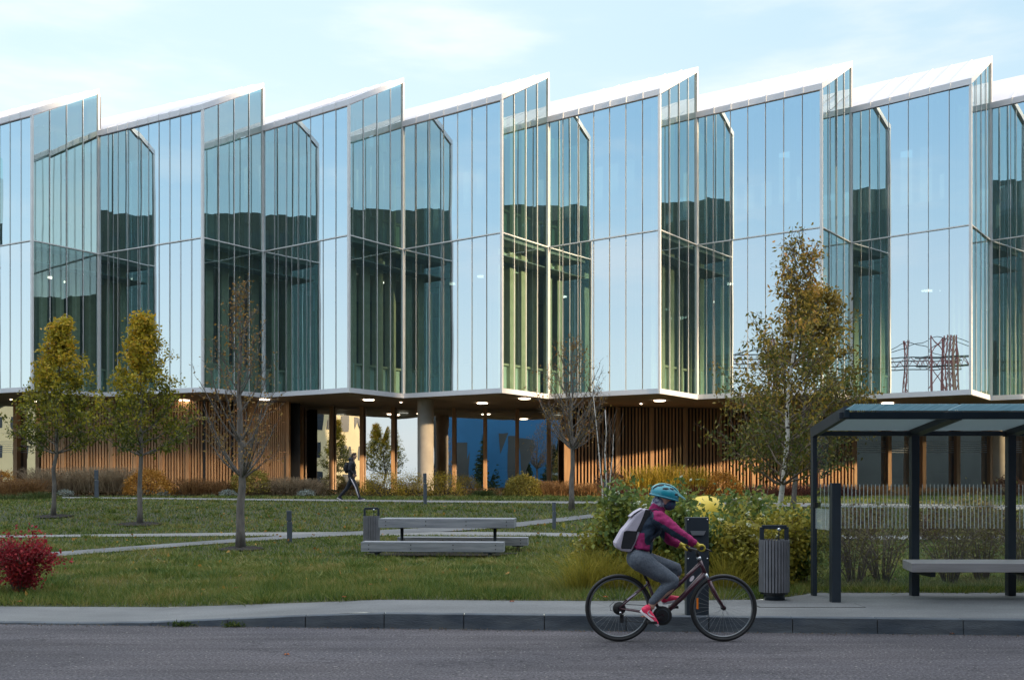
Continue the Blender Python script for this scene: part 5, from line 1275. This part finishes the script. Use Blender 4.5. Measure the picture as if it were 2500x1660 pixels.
mb.build('fork', bk)
# stem, bar, grips, levers
clamp = Z5(1050, 672); gn = Z5(1050, 640, -.27); gf = Z5(985, 655, .27)
mb = MB(); mb.tube([ht + V(-.002, 0, -.01), Z5(1060, 722)], .019, M_black, 10); mb.tube([Z5(1060, 722), clamp], .017, M_black, 10)
mb.tube([Z5(1072, 752), Z5(1064, 728)], .0225, M_chrome, 12); mb.build('stem', bk)
mb = MB(); mb.tube([gn, gn + V(.012, .1, -.01), clamp + V(0, -.05, 0), clamp, clamp + V(0, .05, 0), gf + V(.02, -.1, -.01), gf], .013, M_black, 10); hbm = mb.build('handlebar', bk)
mb = MB(); mb.tube([gn + V(0, -.01, 0), gn + V(.010, .10, -.008)], .0175, M_black, 12); mb.tube([gf + V(0, .01, 0), gf + V(.015, -.10, -.008)], .0175, M_black, 12); mb.build('grips', bk)
mb = MB()
for g_, s in ((gn, 1), (gf, -1)):
    p = g_ + V(.03, .11 * s, -.015); mb.tube([p, p + V(.05, -.01 * s, -.005), p + V(.075, -.07 * s, -.02)], [.011, .008, .006], M_black, 8)
    mb.ball(p + V(.01, 0, -.012), (.026, .02, .022), M_black, 12, 8)
mb.tube([gn + V(.04, .1, -.01), Z5(1150, 690, -.06), Z5(1135, 800, -.03), Z5(1150, 900, -.04)], .0025, M_black, 5)
mb.build('brake_levers', bk)
# saddle, post, cranks, chain, gears
mb = MB(); mb.tube([st, Z5(585, 850)], .014, M_black, 10); mb.build('seat_post', bk)
mb = MB(); limb(mb, [Z5(495, 775), Z5(560, 778), Z5(640, 800)], [(.062, .024), (.05, .022), (.022, .018)], M_black); mb.build('saddle', bk)
mb = MB(); mb.lathe([(.018, -.055), (.092, -.055), (.097, -.052), (.097, -.047), (.018, -.047)], M_black, bbp, 36, axis='y'); 
mb.lathe([(.060, -.0585), (.068, -.0585), (.068, -.055)], M_steel, bbp, 30, axis='y'); cr_ = mb.build('chainring', bk)
def crank(end, y, nm):
    m = MB(); m.bar(V(bbp.x, YC + y, bbp.z), V(end.x, YC + y, end.z), .022, .014, M_black, up=V(0, 1, 0)); m.build('crank_arm', bk)
    m = MB(); yy = YC + y + (-.055 if y < 0 else .055); m.box(end.x - .045, end.x + .045, yy - .045, yy + .045, end.z - .012, end.z + .012, M_black); m.build('pedal', bk)
pn = Z5(655, 1268); pf = Z5(868, 1165); crank(pn, -.075, 'n'); crank(pf, .075, 'f')
mb = MB(); c1 = V(hr.x, YC - .048, hr.z)
for k in range(5): mb.lathe([(.012, -.052 + k * .005), (.052 - k * .006, -.052 + k * .005), (.052 - k * .006, -.049 + k * .005), (.012, -.049 + k * .005)], M_black, hr, 26, axis='y')
mb.lathe([(.012, -.056), (.066, -.056), (.066, -.054), (.012, -.054)], M_black, hr, 26, axis='y'); mb.build('cassette', bk)
mb = MB(); mb.tube([V(hr.x, YC - .05, hr.z + .045), V(bbp.x, YC - .05, bbp.z + .093)], .0035, M_black, 5); mb.tube([V(hr.x + .02, YC - .05, hr.z - .12), V(bbp.x, YC - .05, bbp.z - .093)], .0035, M_black, 5); mb.build('chain', bk)
mb = MB(); d0 = V(hr.x + .01, YC - .06, hr.z - .04); mb.tube([d0, d0 + V(.012, 0, -.05)], .014, M_black, 8); mb.box(d0.x - .004, d0.x + .034, YC - .068, YC - .050, hr.z - .145, hr.z - .06, M_black)
mb.lathe([(0, -.07), (.014, -.07), (.014, -.05)], M_chrome, (d0.x + .002, YC, hr.z - .045), 10, axis='y')
mb.tube([V(hr.x - .02, YC - .06, hr.z - .03), V(hr.x - .09, YC - .06, hr.z - .02), V(hr.x - .095, YC - .06, hr.z + .03), V(hr.x - .05, YC - .06, hr.z + .07)], .0025, M_black, 5)
mb.build('derailleur', bk)

# ---- rider
rd = thing('person', 'cyclist in magenta and navy jacket, grey leggings and teal helmet leaning over the handlebar', 'cyclist', V(Z5(560, 0).x, YC, 0.45))
# body (skin) as one continuous surface, mostly under the clothes
B0 = MB()
limb(B0, [Z5(560, 730), Z5(600, 590), Z5(665, 460), Z5(710, 380)], [(.135, .10), (.12, .09), (.15, .10), (.13, .08)], M_skin)
limb(B0, [Z5(712, 372), Z5(752, 285)], [.05, .048], M_skin)
hc = Z5(782, 232)
B0.ball(hc, (.098, .074, .112), M_skin, 20, 14, Matrix.Rotation(R(18), 3, 'Y')); B0.ball(hc + V(.035, 0, -.06), (.055, .055, .055), M_skin)
B0.ball(hc + V(.100, 0, -.024), (.020, .013, .022), M_skin)          # nose
for s in (-1, 1): B0.ball(hc + V(-.005, .074 * s, -.02), (.018, .010, .028), M_skin)   # ears
for s, kn, an in ((-1, (835, 930), (650, 1118)), (1, (888, 838), (800, 1085))):
    limb(B0, [Z5(560, 735, .09 * s), Z5(*kn, .11 * s), Z5(*an, .11 * s)], [.085, .05, .034], M_skin)
    a = Z5(*an, .11 * s); limb(B0, [a, a + (V(.01, 0, -.03))], [.032, .03], M_skin)
for s, el, wr in ((-1, (850, 520), (985, 600)), (1, (850, 580), (940, 645))):
    limb(B0, [Z5(705, 400, .155 * s), Z5(*el, .24 * s), Z5(*wr, .25 * s)], [.045, .036, .026], M_skin)
body = organic('body', B0, .012, rd)
# eyes
mb = MB()
for s in (-1, 1): mb.ball(hc + V(.083, .030 * s, .008), (.010, .013, .009), M_sole, 10, 8); mb.ball(hc + V(.090, .030 * s, .008), (.005, .006, .006), M_black, 8, 6)
mb.build('eyes', rd)
# leggings
L0 = MB()
limb(L0, [Z5(555, 690), Z5(562, 765)], [(.165, .115), (.16, .105)], M_leg, 16)
for s, kn, an in ((-1, (838, 925), (655, 1105)), (1, (888, 835), (800, 1070))):
    hip = Z5(552, 745, .085 * s); k = Z5(*kn, .11 * s); a = Z5(*an, .11 * s)
    limb(L0, [hip, hip.lerp(k, .5) + V(0, 0, -.012), k, k.lerp(a, .35) + V(-.012, 0, 0.0), a], [.118, .094, .064, .058, .040], M_leg, 14)
def creases(ob, strength, size):
    t = bpy.data.textures.new('creases', 'CLOUDS'); t.noise_scale = size; t.noise_depth = 2
    d = ob.modifiers.new('creases', 'DISPLACE'); d.texture = t; d.strength = strength; d.mid_level = .5; d.texture_coords = 'LOCAL'
creases(organic('leggings', L0, .011, rd, 5), .008, .06)
# jacket
J = MB(); J.ms = [M_mag, M_navy, M_ink]
limb(J, [Z5(574, 655), Z5(590, 575), Z5(660, 450), Z5(712, 385)], [(.17, .118), (.16, .108), (.178, .125), (.13, .088)], M_mag, 18)
limb(J, [Z5(700, 345), Z5(722, 292)], [(.085, .082), (.082, .075)], M_mag, 16)
for s, el, wr in ((-1, (848, 508), (978, 594)), (1, (845, 575), (925, 638))):
    limb(J, [Z5(700, 392, .15 * s), Z5(*el, .245 * s), Z5(*wr, .25 * s)], [.082, .060, .044], M_mag, 14)
for k, (u, v, dy) in enumerate(((545, 640, -.13), (610, 655, -.11), (760, 470, -.2), (905, 555, -.27), (640, 560, -.13))): J.ball(Z5(u, v, dy), (.035, .02, .03), M_mag, 10, 8)
def paint(p):
    u = ((p.x * F / YC) + CX - 1400) / .287; v = (HZ - (p.z - EYE) * F / YC - 1150) / .287; near = p.y < YC + .02
    if near:
        if v > 1.2 * (u - 560) + 560 and u < 720 and v > 500 and v < 640: return 0
        if 540 < u < 660 and 330 + (u - 590) * .05 < v < 520 and v > 760 - u * .72 - 30: return 1
        top = 360 + max(0, (u - 640)) * .62
        if 590 < u < 935 and top + 25 < v and (u < 720 or v > top + 25) and v < 620: 
            if u > 640 and u < 760 and v > 470: return 2 if (u * 7 + v * 3) % 260 < 60 else 1
            return 1
        if 640 < u < 730 and v >= 600: return 1
        return 0
    if v > 470 and 700 < u < 800: return 1
    if u > 800 and v > 590: return 0
    return 1 if 600 < u < 760 else 0
creases(organic('jacket', J, .010, rd, 4, paint), .032, .075)
# gloves closed round the grips
def glove(g, wrist, s, nm):
    G = MB(); c0 = g + V(.004, .045 * s, 0)
    for k in range(4):
        y = c0.y + (-.030 + .020 * k); P = []
        rr_ = .031 - (.002 if k in (0, 3) else 0); a0, a1 = (130, -95 - (6 * (k % 2)))
        for q in range(8):
            a = R(a0 + (a1 - a0) * q / 7); P.append(V(c0.x + rr_ * math.cos(a), y, c0.z + rr_ * math.sin(a)))
        G.tube(P, [.0125, .0122, .012, .0118, .0115, .011, .0105, .0095], M_glove, 8); G.ball(P[-1], .0095, M_glove, 8, 6)
    palm = c0 + V(-.030, 0, .018); G.ball(palm, (.036, .044, .022), M_glove, 14, 10, Matrix.Rotation(R(28), 3, 'Y'))
    th = [palm + V(0, .03 * s, -.01), c0 + V(-.022, .048 * s, -.012), c0 + V(.002, .052 * s, -.030), c0 + V(.020, .047 * s, -.027)]
    G.tube(th, [.015, .0135, .012, .0105], M_glove, 8); G.ball(th[-1], .0105, M_glove, 8, 6)
    limb(G, [palm + V(-.005, 0, .004), wrist], [.030, .036], M_glove, 12)
    return organic('glove', G, .0045, rd, 3)
glove(gn, Z5(985, 598, -.25), 1, 'n'); glove(gf, Z5(928, 640, .25), -1, 'f')
# shoes
def shoe(heel, toe, dy, ank):
    S0 = MB(); h = Z5(*heel, dy); t_ = Z5(*toe, dy); ax = (t_ - h).normalized(); up = V(-ax.z, 0, ax.x) if ax.x > 0 else V(ax.z, 0, -ax.x)
    P = [h + ax * .03 + up * .045, h + ax * .10 + up * .042, h + ax * .17 + up * .030, t_ - ax * .03 + up * .022]
    limb(S0, P, [(.034, .040), (.036, .038), (.040, .027), (.030, .018)], M_pink, 14); limb(S0, [h + ax * .035 + up * .05, Z5(*ank, dy)], [.036, .036], M_pink, 12)
    o_ = organic('shoe', S0, .006, rd, 3)
    so = MB(); n = 16; lo = []; hi = []
    for k in range(n):
        a = 6.283 * k / n; ln = (t_ - h).length / 2; c = (h + t_) / 2 + ax * ln * math.cos(a) * .98; w = .042 if math.cos(a) > -.2 else .036
        lo.append(c + V(0, w * math.sin(a), 0) + up * .0); hi.append(c + V(0, w * math.sin(a) * .97, 0) + up * (.026 + (.006 if math.cos(a) < -.4 else 0)))
    so.hexa(lo, hi, M_sole); so.build('sole', o_, bevel=.004)
    return o_, h, ax, up
so1, h, ax, up = shoe((548, 1178), (706, 1312), -.115, (618, 1150))
# curved white mark on the side of the shoe
mk = MB(); pp = [(.070, .075, .002), (.062, .052, .007), (.080, .042, .010), (.112, .043, .007), (.150, .056, .0015)]
ring = []; off = -.0445
for a_, b_, w_ in pp: ring.append(h + ax * a_ + up * (b_ - w_ * .9) + V(0, off, 0))
for a_, b_, w_ in reversed(pp): ring.append(h + ax * a_ + up * (b_ + w_ * .9) + V(0, off, 0))
mk.add(ring + [p + V(0, .02, 0) for p in ring], [tuple(range(10))] + [(k, (k + 1) % 10, 10 + (k + 1) % 10, 10 + k) for k in range(10)], M_sole); mk.build('side_mark', so1)
shoe((768, 1145), (955, 1108), .115, (800, 1105))
# scarf over neck and lower face
Sc = MB(); Sc.ms = [M_scarf, M_scarfd]
Sc.ball(hc + V(.035, 0, -.055), (.072, .078, .068), M_scarf, 16, 12); limb(Sc, [Z5(712, 292), Z5(735, 262)], [(.078, .07), (.08, .078)], M_scarf, 14); Sc.ball(hc + V(-.06, 0, -.03), (.05, .07, .05), M_scarf)
xs_ = hc.x - .02
organic('scarf', Sc, .009, rd, 3, lambda p: 1 if p.x > xs_ + .0 else 0)
# helmet with vents and peak
HM = MB(); Rt = Matrix.Rotation(R(14), 3, 'Y'); hcen = hc + V(-.008, 0, .036)
hs = MB(); hs.ball(hcen, (.148, .108, .112), M_teal, 36, 24, Rt, zmin=-.28); hel = hs.build('helmet', rd)
rim_ = MB(); n = 40
rim_.tube([hcen + Rt @ V(.146 * math.cos(6.283 * k / n), .107 * math.sin(6.283 * k / n), -.026) for k in range(n)], .011, M_teal, 8, closed=True); rim_.build('helmet_rim', hel)
vt = MB()
for a_, e_, l_, w_ in ((168, 28, .034, .017), (140, 52, .036, .016), (205, 30, .03, .016), (300, 42, .036, .014), (262, 34, .034, .014), (228, 48, .032, .014), (60, 42, .036, .014), (98, 34, .034, .014), (128, 30, .03, .014), (275, 66, .032, .012), (85, 66, .032, .012), (318, 16, .026, .012), (42, 16, .026, .012)):
    az, el_ = R(a_), R(e_); p = V(.148 * math.cos(el_) * math.cos(az), .108 * math.cos(el_) * math.sin(az), .112 * math.sin(el_))
    nrm = V(p.x / .148 ** 2, p.y / .108 ** 2, p.z / .112 ** 2).normalized(); tx = V(1, 0, .25); tx = (tx - nrm * tx.dot(nrm)).normalized(); ty = nrm.cross(tx)
    Mx = Matrix((tx, ty, nrm)).transposed(); vt.ball(hcen + Rt @ (p - nrm * .001), (l_, w_, .006), M_black, 14, 8, Rt @ Mx)
vt.build('vents', hel)
# raised ribs
rb = MB()
for y0 in (-.032, .032):
    P = []
    for k in range(11):
        th = R(165 - 14 * k); P.append(hcen + Rt @ V(.151 * math.cos(th) * (1 - abs(y0) * .8), y0 * 1.0, .110 * math.sin(th) * .97 + .004))
    rb.tube(P, [(.012, .006)] * 11, M_aqua if y0 < 9 else M_teal, 8)
rb.build('helmet_ribs', hel)
vz = MB(); a1_ = hcen + Rt @ V(.070, 0, .108); a2_ = hcen + Rt @ V(.212, 0, .012)
for s in (-1, 1): pass
pr = [(-.078, 0.0), (-.045, .62), (-.030, 1.0), (.030, 1.0), (.045, .62), (.078, 0.0)]
lo = []; 
for y, t in pr: lo.append(a1_.lerp(a2_, t) + V(-.018 * (abs(y) / .078) ** 2, y, -.035 * (abs(y) / .078) ** 1.5 * (1 - t * .4)))
vz.hexa([p - V(0, 0, .030 * (1 - t) + .006) for p, (y, t) in zip(lo, pr)], [p + V(.002, 0, .006) for p in lo], M_aqua); vz.build('helmet_peak', hel, bevel=.002)
# backpack
bp_ = thing('backpack', 'pale lilac and black backpack on the back of the cyclist', 'backpack', Z5(480, 680))
poly = [(640, 322), (572, 318), (505, 370), (458, 440), (405, 500), (345, 605), (352, 645), (400, 672), (480, 683), (520, 600), (560, 510), (600, 420)]
sb_ = MB(); sb_.prism([(Z5(u, v).x, Z5(u, v).z) for u, v in poly], YC - .135, YC + .135, M_bag); sb_.build('shell', bp_, bevel=.022)
def patch(pl, m, nm, y=-.1385, t=.006):
    q = MB(); q.prism([(Z5(u, v).x, Z5(u, v).z) for u, v in pl], YC + y, YC + y + t, m); q.build(nm, bp_, bevel=.001)
patch([(638, 326), (598, 322), (578, 380), (548, 450), (520, 505), (555, 512), (590, 440), (625, 370)], M_ink, 'side_panel')
patch([(534, 505), (440, 500), (418, 508), (392, 640), (398, 652), (478, 655), (512, 590)], M_ink, 'lower_panel')
q = MB(); limb(q, [Z5(575, 316), Z5(520, 345), Z5(472, 385)], [(.13, .006), (.13, .006), (.12, .005)], M_bag, 12); q.build('flap', bp_)
q = MB()
for s in (-1, 1): q.tube([Z5(635, 330, .09 * s), Z5(690, 318, .10 * s), Z5(735, 345, .11 * s), Z5(745, 430, .13 * s), Z5(700, 520, .15 * s), Z5(620, 580, .13 * s), Z5(520, 620, .12 * s)], [(.018, .005)] * 7, M_navy, 8)
q.build('shoulder_straps', bp_)

# ---- walker on the far path
wb = ground_at(872, 1223.5); YW = wb.y
def W4(u, v, dy=0.0): s = YW / F; return V((780 + u / 9.8 - CX) * s, YW + dy, EYE + (HZ - 1080 - v / 9.8) * s)
wk = thing('person', 'man in dark jacket and striped track trousers walking on the far path', 'walking man', V(wb.x, YW, wb.z + .02))
K = W4(1000, 0).x - W4(0, 0).x; K /= 1000.0     # metres per zoom unit
M_hair = mat('brown_hair', (0.035, 0.02, 0.012), .8); M_trk = mat('dark_track_fabric', (0.014, 0.016, 0.024), .75); M_jk = mat('dark_navy_jacket', (0.012, 0.014, 0.024), .7, noise=.3, nscale=10)
Bw = MB(); limb(Bw, [W4(770, 840), W4(772, 700), W4(778, 560), W4(785, 470)], [(.15, .10), (.13, .09), (.17, .11), (.13, .08)], M_skin); limb(Bw, [W4(800, 470), W4(815, 400)], [.055, .05], M_skin)
hw_ = W4(832, 325); Bw.ball(hw_, (.092, .074, .118), M_skin); Bw.ball(hw_ + V(.03, 0, -.06), (.05, .05, .05), M_skin); Bw.ball(hw_ + V(.092, 0, -.008), (.018, .013, .022), M_skin); Bw.ball(hw_ + V(-.01, -.075, -.01), (.02, .01, .03), M_skin); Bw.ball(hw_ + V(-.01, .075, -.01), (.02, .01, .03), M_skin)
LW = ((-1, (892, 1075), (962, 1315)), (1, (655, 1090), (470, 1295)))
for s, k, a in LW: limb(Bw, [W4(775, 850, .08 * s), W4(*k, .09 * s), W4(*a, .09 * s)], [.08, .05, .035], M_skin)
for s, e, h_ in ((-1, (745, 640), (815, 750)), (1, (800, 640), (840, 745))):
    limb(Bw, [W4(770, 500, .19 * s), W4(*e, .24 * s), W4(*h_, .17 * s)], [.05, .04, .03], M_skin)
    pl = W4(h_[0] + 8, h_[1] + 22, .16 * s); limb(Bw, [W4(*h_, .17 * s), pl], [.032, .03], M_skin)
    for f_ in range(4): limb(Bw, [pl + V(-.02 + .014 * f_, -.01 * s, -.02), pl + V(-.015 + .015 * f_, -.015 * s, -.06), pl + V(-.005 + .014 * f_, -.03 * s, -.085)], [.010, .009, .008], M_skin, 7)
    limb(Bw, [pl + V(.02, 0, .01), pl + V(.045, -.01 * s, -.02), pl + V(.05, -.01 * s, -.05)], [.011, .010, .009], M_skin, 7)
organic('body', Bw, .012, wk, 3)
Lw = MB(); limb(Lw, [W4(770, 800), W4(772, 870)], [(.16, .12), (.155, .115)], M_trk, 14)
for s, k, a in LW:
    hp = W4(772, 850, .075 * s); kk = W4(*k, .09 * s); aa = W4(*a, .09 * s); limb(Lw, [hp, hp.lerp(kk, .5), kk, kk.lerp(aa, .5), aa], [.11, .088, .070, .062, .050], M_trk, 12)
lg = organic('trousers', Lw, .014, wk, 3)
q = MB(); hp = W4(760, 835, -.185); P = [W4(758, 838, -.17), W4(815, 950, -.185), W4(878, 1075, -.165), W4(908, 1180, -.155), W4(950, 1310, -.142)]
q.tube(P, [(.006, .020)] * 5, M_sole, 8); q.build('side_stripe', lg)
Jw = MB(); limb(Jw, [W4(768, 825), W4(768, 700), W4(775, 560), W4(785, 480)], [(.185, .135), (.17, .125), (.20, .135), (.15, .10)], M_jk, 16); limb(Jw, [W4(770, 465), W4(785, 400)], [(.105, .10), (.085, .08)], M_jk, 14); Jw.ball(W4(740, 400), (.08, .085, .075), M_jk)
for s, e, h_ in ((-1, (742, 640), (805, 738)), (1, (800, 640), (835, 735))): limb(Jw, [W4(770, 500, .18 * s), W4(*e, .245 * s), W4(*h_, .18 * s)], [.085, .066, .05], M_jk, 12)
creases(organic('jacket', Jw, .013, wk, 3), .03, .12)
Hh = MB(); Hh.ball(hw_ + V(-.014, 0, .032), (.094, .080, .100), M_hair); Hh.ball(hw_ + V(-.055, 0, -.01), (.05, .068, .07), M_hair); Hh.ball(hw_ + V(.045, 0, .095), (.05, .05, .028), M_hair)
organic('hair', Hh, .010, wk, 2)
mb = MB()
for s in (-1, 1): mb.ball(hw_ + V(.080, .028 * s, .012), (.008, .012, .007), M_black, 8, 6)
mb.ball(hw_ + V(.082, 0, -.058), (.008, .022, .005), mat('lips', (.35, .12, .1), .6), 8, 6)
mb.build('face_details', wk)
for s, he, to in ((-1, (932, 1390), (1095, 1366)), (1, (408, 1330), (548, 1396))):
    Sw = MB(); h1 = W4(*he, .09 * s); t1 = W4(*to, .09 * s); a1x = (t1 - h1).normalized(); u1 = V(-a1x.z, 0, a1x.x)
    limb(Sw, [h1 + a1x * .05 + u1 * .07, h1 + a1x * .13 + u1 * .06, t1 - a1x * .05 + u1 * .035], [.045, .045, .032], M_trk, 12); o_ = organic('shoe', Sw, .012, wk, 2)
    q = MB(); q.bar(h1 + u1 * .012, t1 + u1 * .012, .085, .026, M_sole, up=u1); q.build('sole', o_, bevel=.008)
wp = thing('backpack', 'black backpack worn by the walking man', 'backpack', W4(640, 740))
Q = MB(); limb(Q, [W4(655, 520), W4(640, 610), W4(650, 690)], [(.13, .075), (.145, .105), (.13, .085)], M_ink, 14); organic('shell', Q, .014, wp, 3)
q = MB()
for s in (-1, 1): q.tube([W4(690, 480, .1 * s), W4(770, 450, .12 * s), W4(850, 510, .13 * s), W4(870, 600, .15 * s), W4(760, 700, .17 * s)], [(.02, .008)] * 5, M_ink, 8)
q.build('shoulder_straps', wp)
